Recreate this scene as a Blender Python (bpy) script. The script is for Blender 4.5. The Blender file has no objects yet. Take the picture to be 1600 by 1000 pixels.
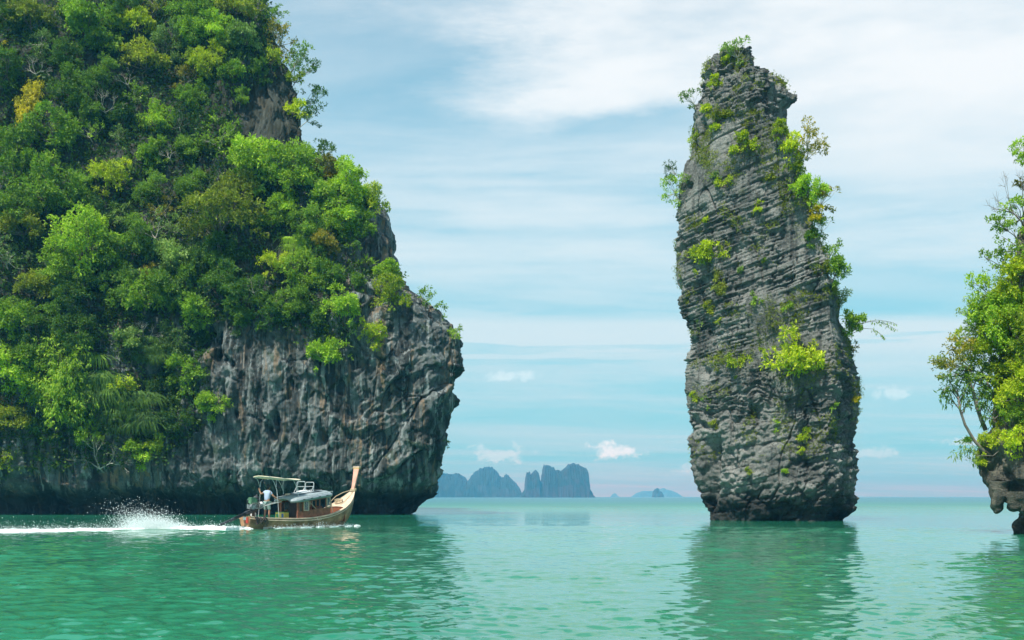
import bpy, bmesh, math, random
import numpy as np
from mathutils import Vector, Matrix
from mathutils.bvhtree import BVHTree

S = bpy.context.scene
C = S.collection
R = math.radians
random.seed(7)
rng = np.random.default_rng(11)

# ------------------------------------------------------------------ camera, world, sun, exposure
FPX = 1600 * 40 / 36.0        # focal length in photo pixels
HOR = 776.0                   # horizon row
CAMH = 1.6
cd = bpy.data.cameras.new('camera'); cam = bpy.data.objects.new('camera', cd); C.objects.link(cam)
cam.location = (0, 0, CAMH); cam.rotation_euler = (R(90), 0, 0)
cd.lens = 40; cd.sensor_width = 36; cd.sensor_fit = 'HORIZONTAL'
cd.shift_y = (HOR - 500) / 1600.0
cd.clip_start = 0.1; cd.clip_end = 40000
S.camera = cam
S.render.engine = 'CYCLES'
S.cycles.use_denoising = True
S.cycles.max_bounces = 8; S.cycles.diffuse_bounces = 4; S.cycles.glossy_bounces = 3
S.cycles.transparent_max_bounces = 12; S.cycles.volume_bounces = 0
S.cycles.sample_clamp_indirect = 6; S.cycles.adaptive_threshold = 0.006
S.view_settings.view_transform = 'Standard'; S.view_settings.look = 'None'
S.view_settings.gamma = 1; S.view_settings.use_curve_mapping = False
S.view_settings.exposure = 0.37

SUN = Vector((-0.36, -0.56, 1.0)).normalized()     # towards the sun
sl = bpy.data.lights.new('sun', 'SUN'); so = bpy.data.objects.new('sun', sl); C.objects.link(so)
sl.energy = 5.0; sl.angle = R(0.53); sl.color = (1.0, 0.96, 0.88)
so.rotation_euler = SUN.to_track_quat('Z', 'Y').to_euler(); so.location = (-20, -20, 60)

W = bpy.data.worlds.new('World'); S.world = W; W.use_nodes = True

class NT:
    """small wrapper that writes node trees as expressions"""
    def __init__(s, tree): s.t = tree; s.n = tree.nodes; s.l = tree.links
    def new(s, typ, **k):
        n = s.n.new(typ)
        for a, b in k.items(): setattr(n, a, b)
        return n
    def put(s, sock, v):
        if isinstance(v, bpy.types.NodeSocket): s.l.new(v, sock)
        elif v is not None:
            if isinstance(v, (tuple, list)) and len(v) == 3 and len(sock.default_value) == 4: v = (*v, 1)
            sock.default_value = v
    def m(s, op, a, b=None, c=None, clamp=False):
        n = s.new('ShaderNodeMath', operation=op, use_clamp=clamp)
        for i, v in enumerate((a, b, c)): s.put(n.inputs[i], v)
        return n.outputs[0]
    def sep(s, v):
        n = s.new('ShaderNodeSeparateXYZ'); s.put(n.inputs[0], v); return n.outputs
    def comb(s, x, y, z):
        n = s.new('ShaderNodeCombineXYZ')
        for i, v in enumerate((x, y, z)): s.put(n.inputs[i], v)
        return n.outputs[0]
    def noise(s, vec, scale=1.0, detail=4, rough=0.55, dist=0.0, col=False, lac=2.0):
        n = s.new('ShaderNodeTexNoise'); s.put(n.inputs['Vector'], vec)
        n.inputs['Scale'].default_value = scale; n.inputs['Detail'].default_value = detail
        n.inputs['Roughness'].default_value = rough; n.inputs['Distortion'].default_value = dist
        n.inputs['Lacunarity'].default_value = lac
        return n.outputs['Color' if col else 'Fac']
    def ss(s, v, a, b, lo=0.0, hi=1.0):
        n = s.new('ShaderNodeMapRange', interpolation_type='SMOOTHSTEP')
        s.put(n.inputs['Value'], v); s.put(n.inputs['From Min'], a); s.put(n.inputs['From Max'], b)
        n.inputs['To Min'].default_value = lo; n.inputs['To Max'].default_value = hi
        return n.outputs[0]
    def mix(s, f, a, b, blend='MIX'):
        n = s.new('ShaderNodeMix', data_type='RGBA', blend_type=blend)
        s.put(n.inputs[0], f); s.put(n.inputs[6], a); s.put(n.inputs[7], b)
        return n.outputs[2]
    def vm(s, op, a, b=None):
        n = s.new('ShaderNodeVectorMath', operation=op); s.put(n.inputs[0], a)
        if b is not None: s.put(n.inputs[1], b)
        return n.outputs[0]
    def map(s, vec, sc=(1, 1, 1), rot=(0, 0, 0), loc=(0, 0, 0)):
        n = s.new('ShaderNodeMapping'); s.put(n.inputs[0], vec)
        n.inputs['Scale'].default_value = sc; n.inputs['Rotation'].default_value = rot; n.inputs['Location'].default_value = loc
        return n.outputs[0]

def build_world():
    t = NT(W.node_tree); t.n.clear()
    out = t.new('ShaderNodeOutputWorld'); bg = t.new('ShaderNodeBackground')
    sky = t.new('ShaderNodeTexSky', sky_type='NISHITA'); sky.sun_disc = False
    sky.sun_elevation = math.asin(SUN.z); sky.sun_rotation = math.atan2(SUN.x, SUN.y)
    sky.air_density = 1.0; sky.dust_density = 0.6; sky.ozone_density = 1.0
    d = t.new('ShaderNodeTexCoord').outputs['Generated']
    x, y, z = t.sep(d)
    az = t.m('ARCTAN2', x, y); zc = t.m('MAXIMUM', z, 0.0)
    el = t.m('DIVIDE', zc, t.m('MAXIMUM', t.m('ABSOLUTE', y), 0.25))
    k = t.m('ADD', zc, 0.10)
    q = t.comb(t.m('DIVIDE', x, k), t.m('DIVIDE', y, k), 0.0)
    base = t.mix(1.0, sky.outputs[0], (0.66, 1.46, 1.36), 'MULTIPLY')
    base = t.mix(t.ss(el, 0.62, 0.0, 0.0, 0.86), base, t.mix(t.ss(el, 0.0, 0.30), (1.6, 5.1, 6.4), (2.8, 5.2, 6.3)))   # pale summer haze towards the horizon
    # veil of thin high cloud everywhere
    n1 = t.noise(t.map(q, (0.34, 0.62, 1), (0, 0, R(12))), 1.0, 9, 0.60, 0.5)
    veil = t.ss(n1, 0.38, 0.74, 0.05, 0.72)
    n2 = t.noise(t.map(q, (0.5, 2.4, 1), (0, 0, R(-5)), (3, 5, 0)), 1.0, 8, 0.62, 0.35)
    streak = t.ss(n2, 0.44, 0.72, 0.0, 0.5)
    # the bright sheet high on the right, with a clear lower rim
    wob = t.noise(t.map(d, (14, 14, 40)), 1.0, 8, 0.65)
    wob2 = t.noise(t.map(d, (3.2, 3.2, 6)), 1.0, 3, 0.5)
    e2 = t.m('ADD', el, t.m('MULTIPLY', t.m('SUBTRACT', wob2, 0.5), 0.10))
    e2 = t.m('ADD', e2, t.m('MULTIPLY', t.m('SUBTRACT', wob, 0.5), 0.030))
    lower = t.ss(e2, 0.327, 0.345)
    low_r = t.ss(e2, 0.20, 0.36)               # right of the pillar the rim is soft
    lr = t.ss(az, 0.14, 0.24)
    lower = t.m('ADD', t.m('MULTIPLY', lower, t.m('SUBTRACT', 1.0, lr)), t.m('MULTIPLY', low_r, lr))
    azn = t.m('ADD', az, t.m('MULTIPLY', t.m('SUBTRACT', t.noise(t.map(d, (5, 5, 22), (0, R(22), 0)), 1.0, 8, 0.68), 0.5), 0.34))
    left = t.ss(azn, -0.10, 0.08)
    upper = t.ss(e2, 0.60, 0.40)
    right = t.ss(az, 1.1, 0.5)
    sheet = t.m('MULTIPLY', t.m('MULTIPLY', lower, left), t.m('MULTIPLY', upper, right))
    sheet = t.m('MULTIPLY', sheet, t.ss(t.noise(t.map(d, (5, 5, 18), (0, R(10), 0)), 1.0, 6, 0.6), 0.25, 0.62, 0.45, 0.96))
    # layered bands low over the gap
    nb = t.noise(t.map(d, (4.5, 4.5, 75), (0, R(0.6), 0), (0, 0, 3)), 1.0, 6, 0.55)
    bandw = t.m('MULTIPLY', t.ss(el, 0.095, 0.14), t.ss(el, 0.165, 0.150))
    band = t.m('MULTIPLY', t.ss(nb, 0.40, 0.47, 0.0, 0.88), bandw)
    nb2 = t.noise(t.map(d, (3, 3, 26), (0, 0, 0), (5, 1, 0)), 1.0, 7, 0.6)
    band2 = t.m('MULTIPLY', t.ss(nb2, 0.40, 0.66, 0.05, 0.62), t.m('MULTIPLY', t.ss(el, 0.03, 0.12), t.ss(el, 0.34, 0.24)))
    cov = veil
    for a in (streak, sheet, band, band2):
        cov = t.m('SUBTRACT', t.m('ADD', cov, a), t.m('MULTIPLY', cov, a))
    # small cumulus near the horizon
    puff = None
    pn = t.noise(t.map(d, (58, 58, 76)), 1.0, 8, 0.68)
    for px, py, rx, ry, s_ in ((958, 709, 42, 18, .85), (776, 712, 60, 19, .42), (1402, 617, 38, 17, .38), (1372, 709, 46, 15, .34),
                               (795, 590, 50, 15, .4), (1130, 735, 90, 12, .4), (560, 700, 80, 20, .6), (1520, 690, 60, 12, .4)):
        ua = t.m('DIVIDE', t.m('SUBTRACT', az, math.atan((px - 800) / FPX)), rx / FPX)
        ue = t.m('DIVIDE', t.m('SUBTRACT', el, (HOR - py) / FPX), ry / FPX)
        low = t.m('MULTIPLY', t.m('LESS_THAN', ue, 0.0), 0.9)
        r2 = t.m('ADD', t.m('MULTIPLY', ua, ua), t.m('MULTIPLY', t.m('MULTIPLY', ue, ue), t.m('ADD', 1.0, low)))
        g = t.m('SUBTRACT', 1.0, t.m('SQRT', r2))
        g = t.m('ADD', g, t.m('MULTIPLY', t.m('SUBTRACT', pn, 0.5), 3.6))
        g = t.m('MULTIPLY', t.ss(g, 0.05, 0.75), s_)
        puff = g if puff is None else t.m('MAXIMUM', puff, g)
    cloudc = t.mix(t.ss(el, 0.0, 0.4), (4.5, 6.6, 7.4), (7.6, 8.2, 8.5))
    col = t.mix(cov, base, cloudc)
    col = t.mix(puff, col, (7.6, 9.2, 9.6))
    t.put(bg.inputs[0], col); bg.inputs[1].default_value = 0.094
    t.l.new(bg.outputs[0], out.inputs[0])
build_world()

# ------------------------------------------------------------------ numpy helpers
_perm = rng.permutation(256); _perm = np.concatenate([_perm, _perm, _perm])
_grad = rng.normal(size=(256, 3)); _grad /= np.linalg.norm(_grad, axis=1)[:, None]
def noise3(x, y, z):
    xi = np.floor(x).astype(np.int64); yi = np.floor(y).astype(np.int64); zi = np.floor(z).astype(np.int64)
    xf = x - xi; yf = y - yi; zf = z - zi
    u = xf ** 3 * (xf * (xf * 6 - 15) + 10); v = yf ** 3 * (yf * (yf * 6 - 15) + 10); w = zf ** 3 * (zf * (zf * 6 - 15) + 10)
    def g(a, b, c):
        h = _perm[_perm[_perm[(xi + a) & 255] + ((yi + b) & 255)] + ((zi + c) & 255)]
        gr = _grad[h]
        return gr[..., 0] * (xf - a) + gr[..., 1] * (yf - b) + gr[..., 2] * (zf - c)
    def lp(a, b, t): return a + t * (b - a)
    return 1.6 * lp(lp(lp(g(0,0,0), g(1,0,0), u), lp(g(0,1,0), g(1,1,0), u), v),
                    lp(lp(g(0,0,1), g(1,0,1), u), lp(g(0,1,1), g(1,1,1), u), v), w)
def fbm(x, y, z, oct=4, gain=0.5):
    s = 0; a = 1; t = 0
    for i in range(oct):
        s = s + a * noise3(x + 17.3 * i, y - 9.1 * i, z + 5.7 * i); t += a
        x, y, z = x * 2.03, y * 2.03, z * 2.03; a *= gain
    return s / t
def ridged(x, y, z, oct=3):
    s = 0; a = 1; t = 0
    for i in range(oct):
        s = s + a * (1 - np.abs(noise3(x + 7.3 * i, y + 3.1 * i, z))); t += a
        x, y, z = x * 2.1, y * 2.1, z * 2.1; a *= 0.5
    return s / t
def hsh(a, b=0, c=0):
    v = np.sin(np.asarray(a) * 127.1 + np.asarray(b) * 311.7 + c * 74.7) * 43758.5453
    return v - np.floor(v)
def sst(a, b, v):
    t = np.clip((v - a) / (b - a), 0, 1); return t * t * (3 - 2 * t)
def worley(x, y, z):
    """distance to the two nearest of jittered points, and the nearest's random value"""
    xi = np.floor(x); yi = np.floor(y); zi = np.floor(z)
    f1 = np.full(x.shape, 9.0); f2 = np.full(x.shape, 9.0); idv = np.zeros(x.shape)
    for a in (-1, 0, 1):
        for b in (-1, 0, 1):
            for c in (-1, 0, 1):
                cx, cy, cz = xi + a, yi + b, zi + c
                h = hsh(cx, cy, 0.37) + 0 * x; h1 = hsh(h * 91 + cz, cx); h2 = hsh(cy, cz + h * 57); h3 = hsh(cz, cx + h * 33)
                d = np.sqrt((cx + h1 - x) ** 2 + (cy + h2 - y) ** 2 + (cz + h3 - z) ** 2)
                cl = d < f1
                f2 = np.where(cl, f1, np.minimum(f2, d)); idv = np.where(cl, h1, idv); f1 = np.where(cl, d, f1)
    return f1, f2, idv

def mesh_np(name, V, Fq, smooth=False):
    me = bpy.data.meshes.new(name)
    V = np.ascontiguousarray(V, dtype=np.float32); Fq = np.ascontiguousarray(Fq, dtype=np.int32)
    n, k = Fq.shape
    me.vertices.add(len(V)); me.vertices.foreach_set('co', V.ravel())
    me.loops.add(n * k); me.loops.foreach_set('vertex_index', Fq.ravel())
    me.polygons.add(n); me.polygons.foreach_set('loop_start', np.arange(0, n * k, k, dtype=np.int32))
    me.polygons.foreach_set('use_smooth', np.full(n, smooth, dtype=bool))
    me.update(calc_edges=True); me.validate()
    return me
def link(name, me, mat=None, parent=None, loc=(0, 0, 0)):
    o = bpy.data.objects.new(name, me); C.objects.link(o); o.location = loc
    if mat and me is not None and len(me.materials) == 0: me.materials.append(mat)
    if parent: o.parent = parent
    return o
def tag(o, label=None, cat=None, group=None, kind=None):
    if label: o['label'] = label
    if cat: o['category'] = cat
    if group: o['group'] = group
    if kind: o['kind'] = kind
    return o
def empty(name, loc=(0, 0, 0)):
    o = bpy.data.objects.new(name, None); C.objects.link(o); o.location = loc; o.empty_display_size = 0.2
    return o
def grid_faces(nr, nc, closed):
    i = np.arange(nr - 1)[:, None]; j = np.arange(nc if closed else nc - 1)[None, :]
    j2 = (j + 1) % nc
    return np.stack([i * nc + j, i * nc + j2, (i + 1) * nc + j2, (i + 1) * nc + j], -1).reshape(-1, 4)
def P(px, py, Y): return Vector(((px - 800) / FPX * Y, Y, CAMH + (HOR - py) / FPX * Y))

class MB:
    """collects boxes, tubes and free polygons into one mesh"""
    def __init__(s): s.v = []; s.f = []
    def add(s, vs, fs):
        k = len(s.v); s.v += [tuple(v) for v in vs]; s.f += [[i + k for i in f] for f in fs]; return s
    def box(s, c, d, rot=None):
        M = rot or Matrix.Identity(3)
        vs = [Vector(c) + M @ Vector((d[0] * a / 2, d[1] * b / 2, d[2] * e / 2)) for a in (-1, 1) for b in (-1, 1) for e in (-1, 1)]
        return s.add(vs, [(0, 1, 3, 2), (4, 6, 7, 5), (0, 4, 5, 1), (2, 3, 7, 6), (0, 2, 6, 4), (1, 5, 7, 3)])
    def tube(s, pts, rad, n=6, cap=True):
        pts = [Vector(p) for p in pts]
        if not isinstance(rad, (list, tuple)): rad = [rad] * len(pts)
        vs = []; up = None
        for i, p in enumerate(pts):
            d = (pts[min(i + 1, len(pts) - 1)] - pts[max(i - 1, 0)]).normalized()
            if up is None: up = Vector((0, 0, 1)) if abs(d.z) < .9 else Vector((1, 0, 0))
            a = d.cross(up).normalized(); b = a.cross(d).normalized(); up = b
            for k in range(n):
                t = 2 * math.pi * k / n; vs.append(p + (a * math.cos(t) + b * math.sin(t)) * rad[i])
        fs = [(i * n + k, i * n + (k + 1) % n, (i + 1) * n + (k + 1) % n, (i + 1) * n + k) for i in range(len(pts) - 1) for k in range(n)]
        if cap: fs += [tuple(range(n))[::-1], tuple((len(pts) - 1) * n + k for k in range(n))]
        return s.add(vs, fs)
    def ball(s, c, r, n=8, m=6):
        r = Vector((r, r, r)) if not hasattr(r, '__len__') else Vector(r)
        vs = [Vector(c) + Vector((0, 0, -r.z))]
        for i in range(1, m):
            a = math.pi * i / m - math.pi / 2
            for k in range(n):
                b = 2 * math.pi * k / n; vs.append(Vector(c) + Vector((r.x * math.cos(a) * math.cos(b), r.y * math.cos(a) * math.sin(b), r.z * math.sin(a))))
        vs.append(Vector(c) + Vector((0, 0, r.z))); L = len(vs) - 1
        fs = [(0, 1 + (k + 1) % n, 1 + k) for k in range(n)] + [(L, L - n + k, L - n + (k + 1) % n) for k in range(n)]
        fs += [(1 + i * n + k, 1 + i * n + (k + 1) % n, 1 + (i + 1) * n + (k + 1) % n, 1 + (i + 1) * n + k) for i in range(m - 2) for k in range(n)]
        return s.add(vs, fs)
    def mesh(s, name, smooth=False):
        me = bpy.data.meshes.new(name); me.from_pydata(s.v, [], s.f); me.update()
        bm = bmesh.new(); bm.from_mesh(me); bmesh.ops.recalc_face_normals(bm, faces=bm.faces); bm.to_mesh(me); bm.free()
        if smooth:
            me.polygons.foreach_set('use_smooth', [True] * len(me.polygons))
        return me
    def build(s, name, mat, parent=None, smooth=False):
        return link(name, s.mesh(name, smooth), mat, parent)

# ------------------------------------------------------------------ materials
def base_mat(name):
    m = bpy.data.materials.new(name); m.use_nodes = True
    t = NT(m.node_tree); b = t.n['Principled BSDF']
    return m, t, b
def bump(t, b, h, strength=0.5, dist=0.05):
    n = t.new('ShaderNodeBump'); n.inputs['Strength'].default_value = strength; n.inputs['Distance'].default_value = dist
    t.put(n.inputs['Height'], h); t.l.new(n.outputs[0], b.inputs['Normal'])
def plain(name, col, rough=0.6, metal=0.0, var=0.25, scale=6.0, bmp=0.15):
    m, t, b = base_mat(name)
    o = t.new('ShaderNodeTexCoord').outputs['Object']
    n = t.noise(o, scale, 5, 0.6)
    f = t.ss(n, 0.3, 0.7)
    t.put(b.inputs['Base Color'], t.mix(f, tuple(c * (1 - var) for c in col), tuple(min(1, c * (1 + var)) for c in col)))
    b.inputs['Roughness'].default_value = rough; b.inputs['Metallic'].default_value = metal
    if bmp: bump(t, b, t.noise(o, scale * 6, 4, 0.6), bmp, 0.01)
    return m
def leaf_mat(name, c1, c2, c3, trans=0.38):
    """three leaf tones, spread leaf by leaf and branch by branch"""
    m, t, b = base_mat(name)
    g = t.new('ShaderNodeNewGeometry'); oi = t.new('ShaderNodeObjectInfo')
    r = g.outputs['Random Per Island']
    n = t.noise(g.outputs['Position'], 0.55, 3, 0.6)
    f = t.m('ADD', t.m('MULTIPLY', r, 0.55), t.m('MULTIPLY', t.ss(n, 0.35, 0.65), 0.45))
    col = t.mix(t.ss(f, 0.05, 0.5), c1, c2); col = t.mix(t.ss(f, 0.5, 1.0), col, c3)
    rn = oi.outputs['Random']
    col = t.mix(1.0, col, t.mix(rn, (0.80, 0.84, 0.86), (1.50, 1.42, 1.15)), 'MULTIPLY')
    t.put(b.inputs['Base Color'], col); b.inputs['Roughness'].default_value = 0.55
    b.inputs['Specular IOR Level'].default_value = 0.35
    tr = t.new('ShaderNodeBsdfTranslucent'); t.put(tr.inputs[0], t.mix(1.0, col, (1.1, 1.25, 0.5), 'MULTIPLY'))
    mx = t.new('ShaderNodeMixShader'); mx.inputs[0].default_value = trans
    t.l.new(b.outputs[0], mx.inputs[1]); t.l.new(tr.outputs[0], mx.inputs[2])
    t.l.new(mx.outputs[0], t.n['Material Output'].inputs[0])
    return m
LEAF = {
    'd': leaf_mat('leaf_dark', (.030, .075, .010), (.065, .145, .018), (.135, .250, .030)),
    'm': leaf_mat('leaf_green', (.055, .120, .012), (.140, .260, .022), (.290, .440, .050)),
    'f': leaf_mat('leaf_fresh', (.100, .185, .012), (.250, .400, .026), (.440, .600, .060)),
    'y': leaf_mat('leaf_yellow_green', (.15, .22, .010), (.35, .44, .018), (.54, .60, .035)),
    'o': leaf_mat('leaf_olive', (.090, .125, .014), (.210, .260, .024), (.360, .410, .050)),
    'g': leaf_mat('leaf_grey_green', (.075, .140, .040), (.175, .280, .080), (.320, .450, .150)),
    'a': leaf_mat('leaf_gold', (.30, .30, .012), (.62, .52, .012), (.84, .66, .02)),
    'b': leaf_mat('leaf_bronze', (.08, .09, .012), (.20, .20, .02), (.42, .33, .04)),
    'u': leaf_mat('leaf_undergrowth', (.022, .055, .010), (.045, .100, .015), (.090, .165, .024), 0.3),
}
BARK = plain('bark', (.16, .14, .115), 0.85, var=0.45, scale=3)
PALEBARK = plain('pale_bark', (.42, .39, .33), 0.8, var=0.3, scale=3)

def rock_mat(name, streaks, lo, hi, wet_top, tint=(0.55, 0.60, 0.60)):
    m, t, b = base_mat(name)
    g = t.new('ShaderNodeNewGeometry').outputs['Position']
    x, y, z = t.sep(g)
    n1 = t.noise(g, 0.45, 8, 0.65, 0.3); n2 = t.noise(g, 3.2, 7, 0.7)
    col = t.mix(t.ss(n1, 0.32, 0.68), lo, hi)
    col = t.mix(t.ss(n2, 0.54, 0.74, 0, 0.65), col, tint)                        # pale lichen
    col = t.mix(t.ss(t.noise(g, 9.0, 5, 0.7), 0.52, 0.66, 0, .6), col, (0.04, 0.043, 0.042))    # pits
    if streaks:
        s1 = t.noise(t.map(g, (1.0, 0.6, 0.13), (R(2), R(4), 0)), 1.0, 6, 0.62, 0.6)
        s2 = t.noise(t.map(g, (2.2, 1.0, 0.22), (0, R(-3), 0), (9, 2, 4)), 1.0, 6, 0.65, 0.5)
        s3 = t.noise(t.map(g, (1.1, 0.5, 0.14), (0, 0, 0), (3, 7, 1)), 1.0, 6, 0.65, 1.0)
        col = t.mix(t.ss(s1, 0.47, 0.58, 0, .9), col, (0.035, 0.042, 0.040))    # black water streaks
        col = t.mix(t.ss(s2, 0.54, 0.64, 0, .8), col, (0.42, 0.48, 0.47))       # pale drips
        col = t.mix(t.ss(s3, 0.54, 0.64, 0, .8), col, (0.34, 0.25, 0.16))       # ochre drips
        col = t.mix(t.ss(t.noise(g, 0.6, 5, .6), 0.58, 0.70, 0, .6), col, (0.04, 0.085, 0.03))
        slope_z = t.m('ADD', z, t.m('MULTIPLY', t.m('SUBTRACT', t.noise(g, 0.25, 4, .6), 0.5), 16.0))
        wd = t.m('MULTIPLY', t.ss(slope_z, 13.0, 19.0), t.ss(x, -13.0, -19.0))
        col = t.mix(t.m('MULTIPLY', wd, .8), col, t.mix(n2, (0.03, 0.035, 0.018), (0.07, 0.075, 0.05)))    # darker green-brown higher up on the wooded slope
    else:
        s3 = t.noise(t.map(g, (1.1, 1.1, 0.22), (0, 0, 0), (3, 7, 1)), 1.0, 5, 0.65, 0.5)
        col = t.mix(t.ss(s3, 0.64, 0.76, 0, .6), col, (0.22, 0.15, 0.07))
        s5 = t.noise(t.map(g, (1.4, 1.4, 0.20), (0, 0, 0), (1, 17, 5)), 1.0, 7, 0.7, 0.6)
        col = t.mix(t.ss(s5, 0.50, 0.64, 0, .75), col, (0.045, 0.05, 0.048))
        s4 = t.noise(t.map(g, (.7, .7, 0.5), (0, 0, 0), (13, 7, 1)), 1.0, 6, 0.7, 0.5)
        col = t.mix(t.ss(s4, 0.60, 0.74, 0, .55), col, (0.09, 0.13, 0.03))       # moss
    band = t.m('ADD', z, t.m('MULTIPLY', t.noise(g, 0.8, 5, 0.6), -1.6))
    col = t.mix(t.ss(band, wet_top + 0.2, wet_top - 1.1, 0, .86), col, (0.022, 0.026, 0.024))  # tidal stain
    t.put(b.inputs['Base Color'], col); b.inputs['Roughness'].default_value = 0.9
    b.inputs['Specular IOR Level'].default_value = 0.25
    h = t.m('ADD', t.m('MULTIPLY', t.noise(g, 4.0, 8, 0.72), 1.0), t.m('MULTIPLY', t.noise(g, 16.0, 4, 0.7), 0.3))
    bump(t, b, h, 1.0, 0.30)
    return m
ROCK_PILLAR = rock_mat('limestone_bedded', False, (.130, .142, .132), (.39, .40, .37), 1.2, (0.46, 0.47, 0.43))
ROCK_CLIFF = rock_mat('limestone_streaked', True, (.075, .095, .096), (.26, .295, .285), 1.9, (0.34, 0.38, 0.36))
ROCK_ISLET = rock_mat('limestone_brown', False, (.09, .09, .07), (.30, .28, .22), -0.2, (0.40, 0.36, 0.28))
# ------------------------------------------------------------------ sea
def build_sea():
    fr = np.linspace(R(-33), R(33), 430)
    rest = np.linspace(R(33), R(327), 62)[1:-1]
    ang = np.concatenate([fr, rest])
    rr = [5.0]
    while rr[-1] < 7900:
        r = rr[-1]; rr.append(r * (1.02 if r < 9.5 else 1.0031 if r < 62 else 1.007 if r < 130 else 1.03 if r < 900 else 1.12))
    rr = np.array(rr)
    A, Rr = np.meshgrid(ang, rr)
    X = np.sin(A) * Rr; Y = np.cos(A) * Rr; Z = np.zeros_like(X)
    r2 = np.random.default_rng(5)
    for i in range(96):
        lam = 0.14 * (1.5 / 0.14) ** (r2.random() ** 1.15)
        th = r2.normal(R(82), R(42)); kx, ky = math.cos(th), math.sin(th); kk = 2 * math.pi / lam
        slope = 0.0235 * (1.0 if lam < .6 else .65)
        a = slope / kk
        damp = np.clip(1.7 - np.where(Rr < 62, .0032, .0072) * Rr / (lam * 0.30), 0, 1)
        Z += a * damp * (2 * ((np.sin(kk * (kx * X + ky * Y) + r2.random() * 6.28 + 0.8 * np.sin(0.13 * X + 0.11 * Y + i)) + 1) / 2) ** 2.1 - .8)
    Z *= 0.85 + 0.45 * noise3(X * .05, Y * .12, X * 0) + .55 * noise3(X * .5, Y * .28, X * 0 + 7)
    Z *= (np.cos(A) > 0.8) * np.clip((Rr - 5) / 2, 0, 1)
    # the long swell thrown up by the boat
    Z += 0.10 * np.exp(-((X + 16.5) / 3.0) ** 2 - ((Y - 53.6) / 1.0) ** 2)
    nr, nc = X.shape
    V = np.stack([X, Y, Z], -1).reshape(-1, 3); V = np.vstack([V, [[0, 0, 0]]])
    F = grid_faces(nr, nc, True)[:, ::-1]
    c = nr * nc; j = np.arange(nc)
    cap = np.stack([np.full(nc, c), j, (j + 1) % nc, np.full(nc, c)], -1)
    me = mesh_np('water', V, F, True)
    bm = bmesh.new(); bm.from_mesh(me); bm.verts.ensure_lookup_table()
    for k in range(nc):
        bm.faces.new((bm.verts[c], bm.verts[(k + 1) % nc], bm.verts[k]))
    bmesh.ops.recalc_face_normals(bm, faces=bm.faces)
    bm.to_mesh(me); bm.free()
    if me.polygons[0].normal.z < 0: me.flip_normals()
    me.polygons.foreach_set('use_smooth', [True] * len(me.polygons))
    m, t, b = base_mat('sea_water')
    g = t.new('ShaderNodeNewGeometry').outputs['Position']
    n = t.noise(t.map(g, (.05, .02, 1)), 1.0, 4, .55)
    col = t.mix(t.ss(n, .35, .65), (.016, .170, .094), (.030, .228, .130))
    x, y, z = t.sep(g)
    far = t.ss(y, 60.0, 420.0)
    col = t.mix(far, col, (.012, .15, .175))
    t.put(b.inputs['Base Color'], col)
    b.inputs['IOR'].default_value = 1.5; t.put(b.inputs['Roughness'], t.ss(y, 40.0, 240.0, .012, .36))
    w1 = t.noise(t.map(g, (2.2, 4.2, 1), (0, 0, R(8))), 1.0, 4, .58, .1)
    w2 = t.noise(t.map(g, (.35, .8, 1), (0, 0, R(-7))), 1.0, 2, .5)
    w0 = t.noise(t.map(g, (4.5, 9.0, 1), (0, 0, R(3))), 1.0, 3, .6)
    calm = t.noise(t.map(g, (.02, .10, 1)), 1.0, 3, .5)
    amp = t.m('MULTIPLY', t.ss(calm, .30, .66, .35, 1.0), t.ss(t.sep(g)[1], 25.0, 110.0, .25, 1.5))
    h = t.m('MULTIPLY', t.m('ADD', t.m('ADD', t.m('MULTIPLY', w1, .15), t.m('MULTIPLY', w2, .40)), t.m('MULTIPLY', w0, .04)), amp)
    bump(t, b, h, 1.0, 0.16)
    o = link('water', me, m); tag(o, kind='structure')
    return o
build_sea()

# ------------------------------------------------------------------ rocks
def interp_tab(tab, py):
    tab = sorted(tab); return np.interp(py, [a for a, b in tab], [b for a, b in tab])

def ring_body(zs, keyfun, tk, ncol_per, blur, dispfun, fit=True):
    """closed stack of plan sections; keyfun(z) -> list of (x, y); displaced along the plan normal"""
    T = np.concatenate([np.linspace(i, i + 1, n, endpoint=False) for i, n in enumerate(ncol_per)])
    rows = []
    for z in zs:
        k = np.array(keyfun(z)); k = np.vstack([k, k[:1]])
        rows.append(np.stack([np.interp(T, np.arange(len(k)), k[:, 0]), np.interp(T, np.arange(len(k)), k[:, 1])], -1))
    G = np.array(rows)                                    # rows, cols, 2
    ker = np.exp(-0.5 * (np.arange(-3 * blur, 3 * blur + 1) / blur) ** 2); ker /= ker.sum()
    Gs = np.zeros_like(G)
    for i, w in enumerate(ker): Gs += w * np.roll(G, i - 3 * blur, axis=1)
    # light smoothing up and down
    for _ in range(3):
        Gs[1:-1] = (Gs[:-2] + 2 * Gs[1:-1] + Gs[2:]) / 4
    if fit:
        a0, a1 = Gs[..., 0].min(1, keepdims=True), Gs[..., 0].max(1, keepdims=True); b0, b1 = G[..., 0].min(1, keepdims=True), G[..., 0].max(1, keepdims=True)
        Gs[..., 0] = b0 + (Gs[..., 0] - a0) * (b1 - b0) / (a1 - a0)
    tx = np.roll(Gs, -1, 1) - np.roll(Gs, 1, 1); L = np.linalg.norm(tx, axis=2, keepdims=True) + 1e-9; tx /= L
    nrm = np.stack([tx[..., 1], -tx[..., 0]], -1)
    X, Y = Gs[..., 0], Gs[..., 1]; Z = np.repeat(np.array(zs)[:, None], X.shape[1], 1)
    d, dz = dispfun(X, Y, Z, nrm)
    return np.stack([X + nrm[..., 0] * d, Y + nrm[..., 1] * d, Z + dz], -1)
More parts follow.
